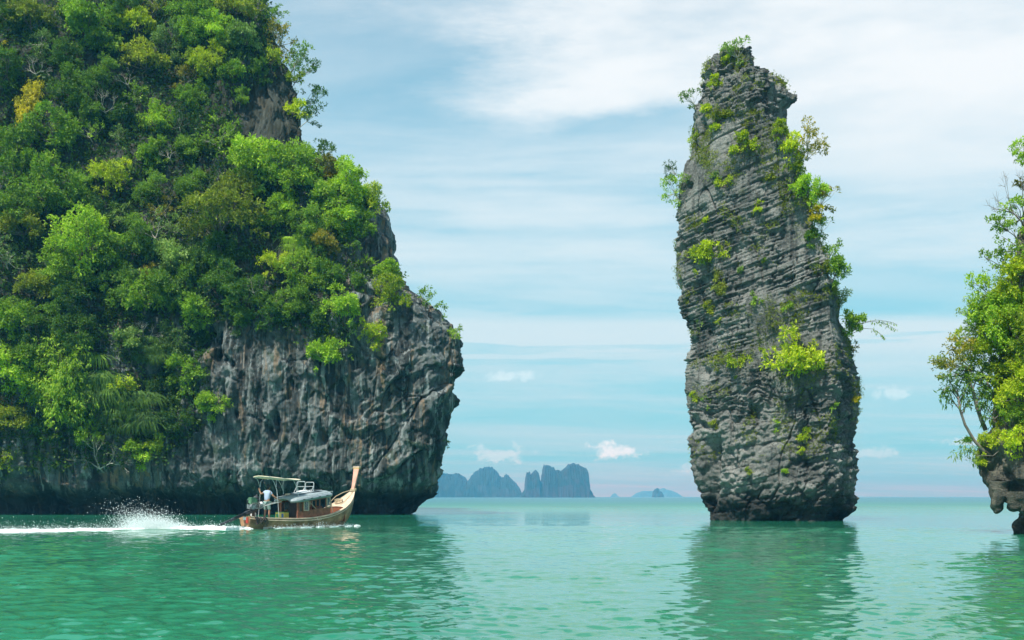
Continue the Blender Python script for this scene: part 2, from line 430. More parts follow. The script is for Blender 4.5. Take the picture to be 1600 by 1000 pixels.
def body_mesh(name, G):
    nr, nc = G.shape[:2]
    V = G.reshape(-1, 3); c = V[-nc:].mean(0)
    V = np.vstack([V, [c]])
    F = grid_faces(nr, nc, True)
    top = np.stack([(nr - 1) * nc + np.arange(nc), (nr - 1) * nc + (np.arange(nc) + 1) % nc, np.full(nc, nr * nc)], -1)
    me = bpy.data.meshes.new(name)
    loops = np.concatenate([F.ravel(), top.ravel()]).astype(np.int32)
    me.vertices.add(len(V)); me.vertices.foreach_set('co', V.astype(np.float32).ravel())
    me.loops.add(len(loops)); me.loops.foreach_set('vertex_index', loops)
    me.polygons.add(len(F) + nc)
    me.polygons.foreach_set('loop_start', np.concatenate([np.arange(len(F)) * 4, len(F) * 4 + np.arange(nc) * 3]).astype(np.int32))
    me.update(calc_edges=True); me.validate()
    return me
def bvh_of(me):
    n = len(me.vertices); co = np.empty(n * 3, np.float32); me.vertices.foreach_get('co', co)
    co = co.reshape(-1, 3)
    me.calc_loop_triangles(); tr = np.empty(len(me.loop_triangles) * 3, np.int32); me.loop_triangles.foreach_get('vertices', tr)
    return BVHTree.FromPolygons(co.tolist(), tr.reshape(-1, 3).tolist())

# --- the leaning pillar
PIL_L = [(60,1128),(86,1124),(95,1112),(128,1104),(150,1095),(165,1085),(190,1083),(232,1075),(262,1068),(310,1062),(345,1055),(380,1052),(425,1052),(455,1057),(480,1062),(500,1070),(520,1077),(548,1076),(565,1072),(600,1073),(640,1073),(680,1077),(720,1081),(765,1084),(785,1092),(800,1106),(815,1113),(850,1116)]
PIL_R = [(60,1172),(86,1174),(92,1176),(97,1172),(108,1171),(118,1170),(123,1172),(125,1222),(140,1228),(148,1238),(153,1246),(160,1246),(168,1236),(172,1230),(184,1229),(195,1227),(212,1231),(240,1243),(280,1250),(330,1262),(360,1270),(400,1288),(430,1296),(444,1290),(470,1310),(500,1312),(530,1326),(560,1333),(590,1341),(620,1346),(640,1343),(665,1332),(690,1330),(712,1337),(760,1338),(775,1340),(790,1338),(800,1330),(812,1320),(850,1308)]
PIL_G = [(60,1160),(130,1165),(165,1168),(200,1178),(240,1205),(280,1232),(330,1248),(380,1256),(430,1268),(500,1276),(560,1280),(620,1275),(700,1268),(760,1262),(850,1255)]
PY = 76.5
def build_pillar():
    zt = CAMH + (HOR - 88) / FPX * PY
    zs = np.arange(-1.2, zt, 0.052)
    def key(z):
        py = HOR - (z - CAMH) * FPX / PY
        xl, xr, xg = (((interp_tab(t, py)) - 800) / FPX * PY for t in (PIL_L, PIL_R, PIL_G))
        w = xr - xl; D = min(7.5, 2.2 + 0.9 * w) * (1 - 0.22 * sst(22, 31, z))
        xg = min(xg, xr - 0.12 * w)
        under = 1.3 * (1 - sst(0.0, 2.6, z))
        return [(xl, PY), (xl + .22 * w, PY - .34 * D + .6 * under), (xg, PY - .52 * D + under), (xr, PY - .02 * D), (xr - .22 * w, PY + .42 * D), (xl + .25 * w, PY + .42 * D)]
    gx = lambda z: (interp_tab(PIL_G, HOR - (z - CAMH) * FPX / PY) - 800) / FPX * PY
    def disp(X, Y, Z, N):
        xg = gx(Z)
        k = np.interp(Z, [0, 5, 12, 20, 30], [.24, .22, .27, .36, .30])
        warp = fbm(X * .35, Y * .35, Z * .35, 3)
        low = 1 - sst(5.5, 9.5, Z + 2.0 * warp)
        s = Z - k * np.minimum(X - xg, 0) + .05 * np.maximum(X - xg, 0) + .13 * warp + .035 * noise3(X * 1.5, Y * 1.5, Z * 1.1) + low * .8 * noise3(X * .13 + 5, Y * .13, Z * .10)
        T = .235 * (1 + 1.0 * low)
        q = s / T + 1.0 * noise3(s * 1.1, s * 0 + 3.1, X * .12)
        li = np.floor(q); f = q - li; e = np.minimum(f, 1 - f)
        r = hsh(li)
        uw = .55 + 1.3 * hsh(li, 3)
        u = (X + .7 * Y + .12 * noise3(X, Y, Z * 2)) / uw + 13 * r
        bi = np.floor(u); uf = (u - bi); ue = np.minimum(uf, 1 - uf) * uw
        rb = hsh(li, bi)
        m = .12 + .88 * sst(-.22, .22, fbm(X * .22 + 9, Y * .22, Z * .22, 2))       # where beds are worn away
        rc = hsh(li + 7, np.floor(u * 2.3)); d = m * (.19 * (rb - .5) + .10 * (rc - .5) + .11 * (r - .5) - .17 * np.exp(-(e / .13) ** 2) * (.25 + .75 * hsh(li, bi + 31)) - .19 * np.exp(-(ue / .05) ** 2))
        # thick benches every few beds
        q2 = q / 4.3 + .2; l2 = np.floor(q2); f2 = q2 - l2
        d += .16 * (hsh(l2, 5) - .5) - .17 * np.exp(-(np.minimum(f2, 1 - f2) * 4.3 / .22) ** 2) * sst(-.1, .3, noise3(X * .4, Y * .4, Z * .3 + 8))
        # joints that cross the beds
        jn = np.abs(noise3(X * .62 + 4, Y * .62, Z * .14 + .2 * warp)); d -= .30 * np.exp(-(jn / .020) ** 2) * sst(-.2, .2, noise3(X * .3, Y * .3, Z * .2)); d -= .5 * sst(.30, .55, fbm(X * .45 + 3, Y * .45, Z * .35, 3))
        d += .55 * fbm(X * .26, Y * .26, Z * .26, 3) + .07 * fbm(X * 1.9, Y * 1.9, Z * 1.9, 3) + .035 * fbm(X * 7, Y * 7, Z * 7, 2)
        e1, e2_, eid = worley(X * 1.5 + warp, Y * 1.5, (Z - .28 * X) * 2.6); d += m * .26 * (eid - .5) * sst(0, .08, e2_ - e1)
        # knobby, cavernous foot and the split hollow on its left
        f1, f2_, idv = worley(X * .85 + warp, Y * .85, Z * .95 + warp)
        d += low * (.34 * (.55 - f1) + .42 * (idv - .5) * sst(0, .1, f2_ - f1)) * np.where(X > xg - 2.5, 1.0, .6)
        f1b, _, _ = worley(X * 2.6, Y * 2.6, Z * 2.6); d += low * .26 * (.5 - f1b)
        hx = (1103 - 800) / FPX * PY
        d -= .95 * np.exp(-((X - hx - .05 * Z) / .34) ** 2) * sst(.2, 1.2, Z) * (1 - sst(4.6, 6.3, Z)) * (N[..., 1] < -.1)
        # ragged crown
        top = sst(25.0, 29.5, Z); d += top * (.42 * (ridged(X * 1.3, Y * 1.3, Z * .7, 3) - .72) * 2 + .15 * fbm(X * 3, Y * 3, Z * 2, 2))
        dz = .02 * noise3(X * 5, Y * 5, Z * 5)
        rag = sst(zs[-1] - 1.6, zs[-1], Z) * 1.0
        dz = dz + rag * .9 * fbm(X * 1.7, Y * 1.7, Z * 0, 3)
        return d, dz
    G = ring_body(zs, key, None, (95, 125, 80, 42, 26, 44), 4, disp)
    me = body_mesh('sea_stack', G)
    root = link('sea_stack', me, ROCK_PILLAR)
    tag(root, 'tall leaning pillar of bedded grey limestone standing alone in the sea', 'sea stack')
    return root, me
pillar, pillar_me = build_pillar()

# --- the great cliff on the left
CL_R = [(-260,330),(-120,380),(-30,402),(0,408),(40,412),(80,425),(110,447),(140,470),(180,474),(225,470),(245,478),(258,520),(285,545),(310,568),(325,590),(345,597),(370,604),(395,611),(408,613),(425,616),(440,632),(458,652),(470,668),(484,682),(500,697),(520,708),(545,716),(575,717),(605,710),(640,703),(680,696),(720,690),(755,684),(775,678),(790,668),(800,660),(808,650),(850,640)]
def cliff_front(Z):
    """depth of the front plane by height: lower wall sheer, then the wooded slope leans back"""
    return 98.5 + np.interp(Z, [-2, 1.5, 4, 12, 19, 24, 40, 46, 62, 75], [1.6, 1.2, -.2, -.8, .2, 2.2, 8.5, 10.5, 17, 24])
def build_cliff():
    z1 = np.arange(-1.5, 20.5, 0.085); z2 = np.arange(20.5, 62, 0.27)
    zs = np.concatenate([z1, z2])
    def key(z):
        yf = float(cliff_front(z)); ye = yf + 3.2
        py = HOR - (z - CAMH) * FPX / ye
        xr = (interp_tab(CL_R, py) - 800) / FPX * ye
        return [(-92, yf - 2), (-50, yf - .6), (-31, yf + .4), (xr - 6.5, yf - .9), (xr - 1.8, yf + .2), (xr, ye), (xr - 1.2, ye + 4), (xr - 8, ye + 14), (-92, ye + 26)]
    def disp(X, Y, Z, N):
        up = sst(17, 26, Z + 3 * fbm(X * .1, Y * .1, Z * .1, 2))
        front = sst(0.2, -.4, N[..., 1])
        head = sst(-17, -12, X) * (1 - sst(19, 23, Z))
        wq = fbm(X * .5, Y * .5, Z * .5, 3)
        wx = 1.2 * fbm(X * .18, Y * .18, Z * .10, 2)
        d = 1.0 * fbm(X * .13, Y * .13, Z * .11, 3) * (1 - .6 * head) + 3.0 * up * fbm(X * .085 + 3, Y * .05, Z * .07, 3) * (1 - sst(-24, -18, X) * .75)
        # fluted flowstone curtains on the sheer wall
        fl = ridged(X * .50 + wx, Y * .3, Z * .075 + .3 * wx, 3); d += (1 - head) * 1.25 * (fl - .72) * (1 - .5 * up)
        fl2 = ridged(X * 1.7 + wx * 2 + wq, Y * .8, Z * .30 + wq, 3); d += .55 * (fl2 - .72) * (1 - .6 * head)
        f1, f2, idv = worley(X * .32 + wx * .35, Y * .32, Z * .20 + .3 * wx)
        d += (1 - head) * (.50 * (idv - .5) * sst(.0, .25, f2 - f1))
        # the headland: big facets, oblique cracks
        a = R(38); u = X * math.cos(a) + Z * math.sin(a); v = -X * math.sin(a) + Z * math.cos(a)
        g1, g2, gid = worley(u * .13 + .25 * wx + .10 * wq, Y * .2, v * .34 + .2 * wx + .22 * wq)
        d += head * (1.5 * (gid - .5) * sst(0, .12, g2 - g1) - .45 * np.exp(-((g2 - g1) / .03) ** 2) * sst(-.2, .2, noise3(X * .3, Y * .3, Z * .3)))
        h1, h2, hid = worley(u * .50 + .3 * wq, Y * .55, v * .95 + .4 * wq)
        d += head * (.34 * (hid - .5) * sst(0, .2, h2 - h1) + .35 * (ridged(u * .5, Y * .5, v * 1.1, 3) - .72))
        hc = sst(8, 3, Z) * head
        k1, k2, kid = worley(X * .9, Y * .9, Z * .8); d += hc * .35 * (.5 - k1)
        # caves and hollows
        cv = fbm(X * .34 + 31, Y * .34, Z * .17, 4); d -= 2.2 * sst(.20, .50, cv) * (1 - up) * (1 - .7 * head)
        b1, b2, bid = worley(X * .95 + wq * .5, Y * .9, Z * .7 + wq * .5); d += .52 * (bid - .5) * sst(0, .09, b2 - b1); d += .22 * fbm(X * 1.8, Y * 1.8, Z * 1.1, 4) + .07 * fbm(X * 6, Y * 6, Z * 5, 2)
        # long oblique fissure and the sea notch
        d -= (1 - sst(.5, 2.6 + .8 * fbm(X * .25, Y * 0, Z * 0, 2), Z)) * 1.9 * sst(.5, -.3, N[..., 1] * .6)
        return d, .04 * noise3(X * 2, Y * 2, Z * 2)
    G = ring_body(zs, key, None, (44, 70, 250, 70, 60, 44, 40, 14, 10), 3, disp)
    me = body_mesh('limestone_cliff', G)
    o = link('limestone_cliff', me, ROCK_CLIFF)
    tag(o, 'huge streaked grey limestone cliff covered in jungle, left of the boat passage', 'cliff')
    return o, me
cliff, cliff_me = build_cliff()

# --- the overhung islet at the right edge
IS_L = [(60,1655),(150,1640),(250,1618),(350,1596),(450,1574),(550,1556),(640,1553),(668,1548),(676,1535),(690,1530),(705,1528),(720,1530),(735,1526),(750,1530),(762,1542),(772,1548),(778,1562),(786,1576),(793,1586),(799,1598),(806,1600),(812,1592),(825,1589),(850,1586)]
IY = 50.0
def build_islet():
    zs = np.concatenate([np.arange(-1, 5.4, .045), np.arange(5.4, 21, .14)])
    def key(z):
        py = HOR - (z - CAMH) * FPX / IY
        xl = (interp_tab(IS_L, py) - 800) / FPX * IY
        D = 5.5 * (1 - .30 * sst(2.2, .6, z))
        return [(xl, IY), (xl + 1.2, IY - .42 * D), (xl + 5, IY - .55 * D), (xl + 14, IY - .55 * D), (xl + 16, IY + 4), (xl + 4, IY + 4)]
    def disp(X, Y, Z, N):
        w = fbm(X * .5, Y * .5, Z * .5, 3)
        f1, f2, idv = worley(X * 1.1 + w, Y * 1.1, Z * .9 + w); d = .50 * (.5 - f1) + .15 * (idv - .5)
        g1, g2, gid = worley(X * 3.2, Y * 3.2, Z * 2.4); d += .15 * (.5 - g1)
        d += .25 * w + .10 * fbm(X * 4, Y * 4, Z * 3, 3)
        return d, 0 * Z
    G = ring_body(zs, key, None, (60, 70, 90, 12, 12, 20), 3, disp)
    o = link('overhanging_islet', body_mesh('overhanging_islet', G), ROCK_ISLET)
    tag(o, 'undercut brown limestone islet at the right edge with hanging rock lobes', 'islet')
    def lobe(px0, py0, px1, py1, r0, r1, Y):
        a = P(px0, py0, Y); b = P(px1, py1, Y); n, m = 26, 34
        t = np.linspace(0, 1, m)[:, None]; th = np.linspace(0, 2 * math.pi, n, endpoint=False)[None]
        rad = (r0 + (r1 - r0) * t) * np.sqrt(np.clip(1 - np.maximum((t - .72) / .285, 0) ** 2, 0.0005, 1))
        X = a.x + (b.x - a.x) * t + rad * np.cos(th); Y_ = a.y + (b.y - a.y) * t + rad * 1.2 * np.sin(th); Z = a.z + (b.z - a.z) * t + 0 * th
        q = fbm(X * 2.2, Y_ * 2.2, Z * 2.2, 3) * .16
        X = X + q * np.cos(th); Y_ = Y_ + q * np.sin(th)
        me = body_mesh('rock_lobe', np.stack([X, Y_, Z], -1)); link('rock_lobe', me, ROCK_ISLET, o)
    lobe(1562, 752, 1557, 803, .42, .22, 48.6)
    lobe(1590, 768, 1584, 800, .45, .28, 48.2)
    lobe(1606, 770, 1607, 806, .5, .3, 48.0)
    return o
islet = build_islet()
bpy.context.view_layer.update()

# --- islands on the horizon
def far_island(name, tops, Y, depth, label, rock, nx=220, ny=36, rough=1.0):
    xs0 = tops[0][0]; xs1 = tops[-1][0]
    px = np.linspace(xs0, xs1, nx); h = np.interp(px, [a for a, b in tops], [b for a, b in tops])
    x = (px - 800) / FPX * Y; hz = h / FPX * Y
    v = np.linspace(-1, 1, ny)
    X, Vv = np.meshgrid(x, v); H = np.repeat(hz[None], ny, 0)
    s = Y / FPX
    prof = np.clip(1 - np.abs(Vv) ** (3.2 + 1.2 * noise3(X / (9 * s), Vv * 2, X * 0)), 0, 1) ** .55
    H = H * (1 + .07 * noise3(X / (2.6 * s), X * 0 + 3, X * 0) + .05 * noise3(X / (1.1 * s), X * 0 + 9, X * 0))
    Z = H * prof
    nz = fbm(X / (9 * s), Vv * 3, X * 0 + 2, 4); Z += (nz * 4.5 * s) * rough * np.clip(Z / (8 * s), 0, 1) * (1 - .65 * np.exp(-(Vv / .2) ** 2))
    Yw = Y + Vv * depth / 2 + fbm(X / (7 * s), Vv * 2, Z / (8 * s), 4) * 7 * s
    Xw = X + fbm(X / (8 * s) + 9, Vv * 4, Z / (6 * s), 3) * 1.3 * s
    Z = np.where(Z <= 0.0, -0.8, Z)
    G = np.stack([Xw, Yw, Z], -1)
    me = mesh_np(name, G.reshape(-1, 3), grid_faces(ny, nx, False), False)
    m, t, b = base_mat(name + '_surface')
    g = t.new('ShaderNodeNewGeometry'); pz = t.sep(g.outputs['True Normal'])[2]
    n = t.noise(g.outputs['Position'], .035 * 2400 / Y, 6, .65)
    steep = t.ss(t.m('ADD', t.m('ABSOLUTE', pz), t.m('MULTIPLY', t.m('SUBTRACT', n, .5), 1.6)), .30, .55)
    col = t.mix(steep, rock, (.005, .016, .010))
    col = t.mix(t.ss(t.noise(g.outputs['Position'], .12 * 2400 / Y, 4, .6), .4, .7, 0, .4), col, (.015, .03, .014))
    t.put(b.inputs['Base Color'], col); b.inputs['Roughness'].default_value = 1.0
    o = link('distant_island', me, m); tag(o, label, 'island'); return o
far_island('domed_island', [(640,0),(642,26),(670,34),(690,38),(702,35),(716,36),(722,34),(732,24),(736,28),(742,37),(750,43),(758,46),(766,47),(773,43),(779,36),(783,31),(787,31),(791,36),(797,30),(804,24),(810,17),(814,9),(816,0)], 2600, 420,
           'wooded domed island on the horizon beside the left cliff', (.03, .035, .035))
far_island('cliffed_island', [(812,0),(816,7),(820,12),(821,30),(823,39),(827,39),(829,34),(833,40),(837,43),(841,38),(842,28),(846,22),(847,36),(849,49),(856,50),(863,47),(868,41),(871,43),(876,40),(881,45),(888,50),(895,52),(903,50),(910,47),(915,43),(916,16),(921,7),(924,0)], 2200, 260,
           'steep twin-topped rock island with bare cliffs on the horizon', (.035, .030, .038), nx=300, rough=.6)
far_island('pinnacle_islet', [(1020,0),(1021,8),(1024,13),(1028,14),(1030,10),(1034,7),(1036,0)], 3000, 60,
           'tiny pointed rock islet on the horizon, left of the pillar', (.05,.06,.06), nx=70, ny=20, rough=.3)
far_island('faint_island', [(990,0),(996,6),(1005,9),(1018,9),(1028,9),(1036,14),(1044,10),(1054,7),(1062,0)], 7600, 400,
           'faint low island behind the tiny pointed islet', (.05,.06,.06), nx=90, ny=20, rough=.4)
far_island('faint_islet', [(954,0),(957,4),(961,6),(964,3),(967,0)], 7600, 90,
           'faintest islet speck on the horizon right of the cliffed island', (.05,.06,.06), nx=30, ny=12, rough=.2)

# --- the air
def build_haze():
    mb = MB(); mb.box((0, 0, 37.5), (16600, 16600, 79)); o = mb.build('haze', None)
    m = bpy.data.materials.new('haze'); m.use_nodes = True; t = NT(m.node_tree); t.n.clear()
    out = t.new('ShaderNodeOutputMaterial'); v = t.new('ShaderNodeVolumePrincipled')
    v.inputs['Color'].default_value = (.08, .50, .87, 1); v.inputs['Absorption Color'].default_value = (1, .33, 0, 1); v.inputs['Density'].default_value = 0.00037
    v.inputs['Anisotropy'].default_value = 0.0
    t.l.new(v.outputs[0], out.inputs['Volume']); o.data.materials.append(m)
    tag(o, kind='stuff')
build_haze()
# ------------------------------------------------------------------ vegetation
def unit(a): return a / (np.linalg.norm(a, axis=-1, keepdims=True) + 1e-9)
def leaves_from(tips, outs, k, L, wid=.42, spread=.85, droop=.15, r=None):
    """k leaves round every twig tip, each a small folded diamond"""
    r = r or np.random.default_rng(3)
    T = np.repeat(tips, k, 0); O = np.repeat(outs, k, 0); n = len(T)
    a = unit(O * .7 + r.normal(size=(n, 3)) * spread * .62 + np.array([0, 0, .10 - droop]))
    b = unit(np.cross(a, r.normal(size=(n, 3)) * .6 + np.array([0, 0, 1.0])))
    l = L * (.65 + .7 * r.random((n, 1))); w = l * wid * .5
    c = unit(np.cross(b, a)); base = T + r.normal(size=(n, 3)) * L * .35
    p0 = base; p1 = base + a * l * .5 + b * w + c * l * .06; p2 = base + a * l - c * l * .10 * (1 + droop * 3); p3 = base + a * l * .5 - b * w + c * l * .06
    V = np.stack([p0, p1, p2, p3], 1).reshape(-1, 3)
    return V
def qmesh(name, V): return mesh_np(name, V, np.arange(len(V)).reshape(-1, 4), False)

CROWN = {}
def crown(kind, size, var):
    """crowns of radius 1 about their centre; returns crown mesh, branch ends"""
    key = (kind, size, var)
    if key in CROWN: return CROWN[key]
    r = np.random.default_rng(abs(hash((ord(kind[0]), size, var))) % 9999)
    nl, tips, k, L = {0: (8, 13, 6, .27), 1: (17, 20, 6, .165), 2: (32, 26, 6, .105), 3: (48, 34, 6, .072)}[size]
    if kind == 'A': nl = int(nl * .75); tips = int(tips * .45)
    cen = []; rad = []
    for i in range(nl):
        if kind in 'RA':
            d = unit(r.normal(size=3) * [1, 1, 1.0] + [0, 0, .25]); q = .25 + .65 * r.random() ** .7
            cen.append(d * q * [1, 1, .95]); rad.append((.15 + .22 * r.random() ** 1.3) * (1.0 if kind == 'R' else .78))
        elif kind == 'W':
            a = r.random() * 6.283; q = r.random() ** .5 * .80
            cen.append([math.cos(a) * q, math.sin(a) * q, .62 * (1 - q * q) - .28 + .60 * (r.random() - .5)]); rad.append(.14 + .16 * r.random())
        elif kind == 'V':
            z = 1 - 2 * r.random(); w = .30 * (1 - .4 * abs(z))
            cen.append([r.normal() * w, r.normal() * w, z * .85]); rad.append(.16 + .14 * r.random())
        elif kind == 'B':
            d = unit(r.normal(size=3) + [0, 0, .3]); q = .10 + .88 * r.random() ** .8
            cen.append(d * q * [1.0, 1.0, .85]); rad.append(.10 + .22 * r.random() ** 1.5)
    cen = np.array(cen); rad = np.array(rad)
    TT = []; OO = []
    for c, q in zip(cen, rad):
        n = max(6, int(tips * (q / .24) ** 2))
        d = unit(r.normal(size=(n, 3)) + [0, 0, .42]); d = d[d[:, 2] > -.45]
        flat = {'W': .6, 'V': 1.5}.get(kind, .85)
        rr = q * (.62 + .42 * r.random((len(d), 1)))
        bump_ = 1 + .5 * noise3(d[:, 0] * 2.2 + c[0] * 9, d[:, 1] * 2.2 + c[1] * 9, d[:, 2] * 2.2)[:, None]
        TT.append(c + d * rr * bump_ * [1, 1, flat]); OO.append(d * [1, 1, .7] + unit(c + 1e-6) * .4)
    TT = np.vstack(TT); OO = unit(np.vstack(OO))
    droop = {'V': 1.0, 'W': .1}.get(kind, .2)
    V = leaves_from(TT, OO, k, L, wid=.5 if kind != 'V' else .36, droop=droop, r=r)
    me = qmesh('crown_' + kind, V)
    CROWN[key] = (me, cen, rad); return CROWN[key]

TRUNK = {}
def trunk_mesh(kind, size, var, rel):
    """trunk from the foot (origin) to the crown's centre, limbs reaching into the lobes; rel = crown centre in crown radii"""
    key = (kind, size, var, tuple(round(v, 1) for v in rel))
    if key in TRUNK: return TRUNK[key]
    _, cen, rad = crown(kind, size, var)
    r = random.Random(var * 7 + size); mb = MB(); c = Vector(rel); w = .035 if size else .03
    fork = c * .52 + Vector((r.uniform(-.06, .06), r.uniform(-.06, .06), 0))
    mid = c * .26 + Vector((r.uniform(-.1, .1), r.uniform(-.05, .05), -.03))
    mb.tube([(0, 0, -.15), mid, fork], [w * 1.25, w, w * .8], 6)
    order = sorted(range(len(cen)), key=lambda i: -rad[i])[:min(len(cen), 13)]
    for i in order:
        e = c + Vector(cen[i]) * 1.04; m = fork.lerp(e, .5) + Vector((r.uniform(-.1, .1), r.uniform(-.1, .1), r.uniform(-.12, .06)))
        mb.tube([fork, m, e], [w * .62, w * .42, w * .16], 4, False)
        if size > 0:
            for _ in range(2):
                f = e + Vector((r.uniform(-1, 1), r.uniform(-1, 1), r.uniform(-.3, 1))).normalized() * rad[i] * .9
                mb.tube([m.lerp(e, .5), f], [w * .25, w * .08], 3, False)
    TRUNK[key] = mb.mesh('trunk'); return TRUNK[key]

def drape_mesh(var, n=900):
    """curtain of long narrow arching blades hanging from a ledge, unit size"""
    r = np.random.default_rng(var); V = []; F = []
    for i in range(n):
        hd = i % 26; x = (hsh(hd, var) - .5) * 1.5; z0 = (hsh(hd, var + 3) - .45) * 1.5 * (1 - .3 * abs(x)); y = -.05 - .15 * hsh(hd, var + 5)
        L = .22 + .30 * r.random(); w = .010 + .008 * r.random(); a = r.normal() * 1.3; o = .25 + .35 * r.random()
        pts = [(x, y, z0), (x + a * .12, y - o * .25, z0 + L * .26), (x + a * .22, y - o * .42, z0 - L * .05), (x + a * .28, y - o * .48, z0 - L * .75)]
        k = len(V)
        for j, p in enumerate(pts):
            ww = w * (1.0, 1.2, .9, .1)[j]; V += [(p[0] - ww, p[1], p[2]), (p[0] + ww, p[1] + .01, p[2])]
        F += [(k + 2 * j, k + 2 * j + 1, k + 2 * j + 3, k + 2 * j + 2) for j in range(3)]
    return mesh_np('blades', np.array(V), np.array(F), False)
def rosette_mesh(var, n=70):
    r = np.random.default_rng(var); V = []; F = []
    heads = [(0, 0, .25), (-.45, -.1, .0), (.4, -.05, .05)]
    for i in range(n):
        h = heads[i % 3]; a = r.random() * 6.283; e = r.uniform(-.15, 1.3); L = .55 + .3 * r.random(); w = .028
        d = np.array([math.cos(a) * math.cos(e), math.sin(a) * math.cos(e), math.sin(e)]); s = unit(np.cross(d, [0, 0, 1.0]))
        k = len(V)
        for j, (q, ww) in enumerate(((0, .7), (.4, 1.0), (.75, .7), (1, .05))):
            p = np.array(h) + d * L * q + np.array([0, 0, -.30 * q * q * L]); V += [tuple(p - s * w * ww), tuple(p + s * w * ww)]
        F += [(k + 2 * j, k + 2 * j + 1, k + 2 * j + 3, k + 2 * j + 2) for j in range(3)]
    return mesh_np('blades', np.array(V), np.array(F), False)
def bare_mesh(seed, depth=5, spread=.75, up=.25):
    r = random.Random(seed); mb = MB()
    def grow(p, d, L, w, k):
        q = p + d * L * .55 + Vector((r.uniform(-1, 1), r.uniform(-1, 1), r.uniform(-1, 1))) * L * .09; e = q + (d + Vector((0, 0, up * .3))).normalized() * L * .5
        mb.tube([p, q, e], [w, w * .8, w * .62], 4, False)
        if k == 0: return
        for i in range(r.choice((2, 3, 3))):
            nd = (d + Vector((r.uniform(-1, 1), r.uniform(-1, 1), r.uniform(-1, 1))) * spread + Vector((0, 0, up * .2))).normalized()
            grow(e if i else q.lerp(e, .6), nd, L * r.uniform(.6, .85), w * .58, k - 1)
    for i in range(3):
        grow(Vector((0, 0, 0)), Vector((r.uniform(-.8, .8), r.uniform(-.5, .1), r.uniform(.2, .9))).normalized(), .42, .026, depth - 1)
    return mb.mesh('branches')

bv_cliff = bvh_of(cliff_me); bv_pillar = bvh_of(pillar_me); bv_islet = bvh_of(islet.data)
EYE = Vector((0, 0, CAMH))
def hit(bv, px, py):
    d = (P(px, py, 100.0) - EYE).normalized()
    return bv.ray_cast(EYE, d)[0]
def foot(bv, px, py, side):
    for k in range(0, 30):
        h = hit(bv, px + side * k * 4, py + k * 1.0)
        if h: return h
    return None

def cname(kind): return {'V': 'foliage'}.get(kind, 'crown')
def plant(bv, px, py, rp, kind, mat, label, side=-1, name=None, cat=None, group=None, dead=False, out=.35, sx=1.0, footxy=None, bark=None):
    """rooted on the rock under (px, py); rp = radius in photo pixels"""
    fx, fy = footxy or (px, py + rp * .62)
    h = foot(bv, fx, fy, side)
    if h is None: print('NO FOOT', label); return
    Y = h.y; r = rp / FPX * Y
    c = P(px, py, Y - r * out) if footxy is None else P(px, py, Y - r * out * .5)
    if footxy is None:
        c = P(px, py, Y - r * out)
    nm = name or {'R': 'tree', 'A': 'tree', 'W': 'tree', 'V': 'vine_covered_tree', 'B': 'shrub', 'G': 'screwpine', 'D': 'bare_tree', 'C': 'dracaena'}[kind]
    ct = cat or {'R': 'tree', 'A': 'tree', 'W': 'tree', 'V': 'vine', 'B': 'shrub', 'G': 'screwpine', 'D': 'bare tree', 'C': 'dracaena'}[kind]
    root = empty(nm, h); tag(root, label, ct, group)
    vr = int(hsh(px, py) * 3)
    if kind in 'RAWVB':
        size = 0 if rp < 13 else 1 if rp < 25 else 2 if rp < 52 else 3
        me, cen, rad = crown(kind, size, vr)
        cr = link('foliage' if kind == 'V' else 'crown', me, LEAF['m'], root)
        rel = (c - h) / r
        if rel.length > 3: rel = rel.normalized() * 3
        ang = hsh(py, px) * 6.28
        cr.location = c - h; cr.scale = (r * sx, r, r * (1.15)); cr.rotation_euler = (0, 0, ang)
        cr.material_slots[0].link = 'OBJECT'; cr.material_slots[0].material = LEAF[mat]
        # trunk in the crown's turned frame
        M = Matrix.Rotation(-ang, 3, 'Z')
        tr = link('trunk', trunk_mesh(kind, size, vr, M @ rel), BARK, root)
        tr.rotation_euler = (0, 0, ang); tr.scale = (r, r, r)
        tr.material_slots[0].link = 'OBJECT'; tr.material_slots[0].material = bark or (PALEBARK if kind == 'A' else BARK)
    elif kind == 'G':
        for i in range(1):
            me = DRAPE[vr % 2]; o = link('blades', me, LEAF['d'], root); o.location = c - h; o.scale = (r * sx, r, r)
            o.material_slots[0].link = 'OBJECT'; o.material_slots[0].material = LEAF[mat]
        tr = link('stem', STEM, BARK, root); tr.scale = (r, r, r)
    elif kind == 'C':
        o = link('blades', ROSE, LEAF['f'], root); o.location = c - h; o.scale = (r, r, r)
        tr = link('stem', STEM, BARK, root); tr.scale = (r, r, r)
    elif kind == 'D':
        o = link('branches', BARE[vr % 2], PALEBARK, root); o.scale = (r * 1.25 * sx, r * 1.25, r * 1.25); o.location = (0, -out * 2.6, .1)
        mb = MB(); mb.tube([(0, .2, -.2), (.05, -out * 1.4, -.1), (0, -out * 2.6, .12)], [.07, .06, .045], 6); mb.build('trunk', PALEBARK, root)
    return root
DRAPE = [drape_mesh(1), drape_mesh(2)]; ROSE = rosette_mesh(4); BARE = [bare_mesh(5), bare_mesh(8)]
_m = MB(); _m.tube([(0, .1, -.3), (-.05, 0, .0), (0, -.05, .3)], [.06, .05, .04], 6); _m.tube([(0, .1, -.3), (.15, -.05, 0), (.38, -.08, .1)], [.05, .04, .03], 6); _m.tube([(0, .1, -.3), (-.2, -.05, -.1), (-.43, -.1, 0)], [.05, .04, .03], 6)
STEM = _m.mesh('stem')

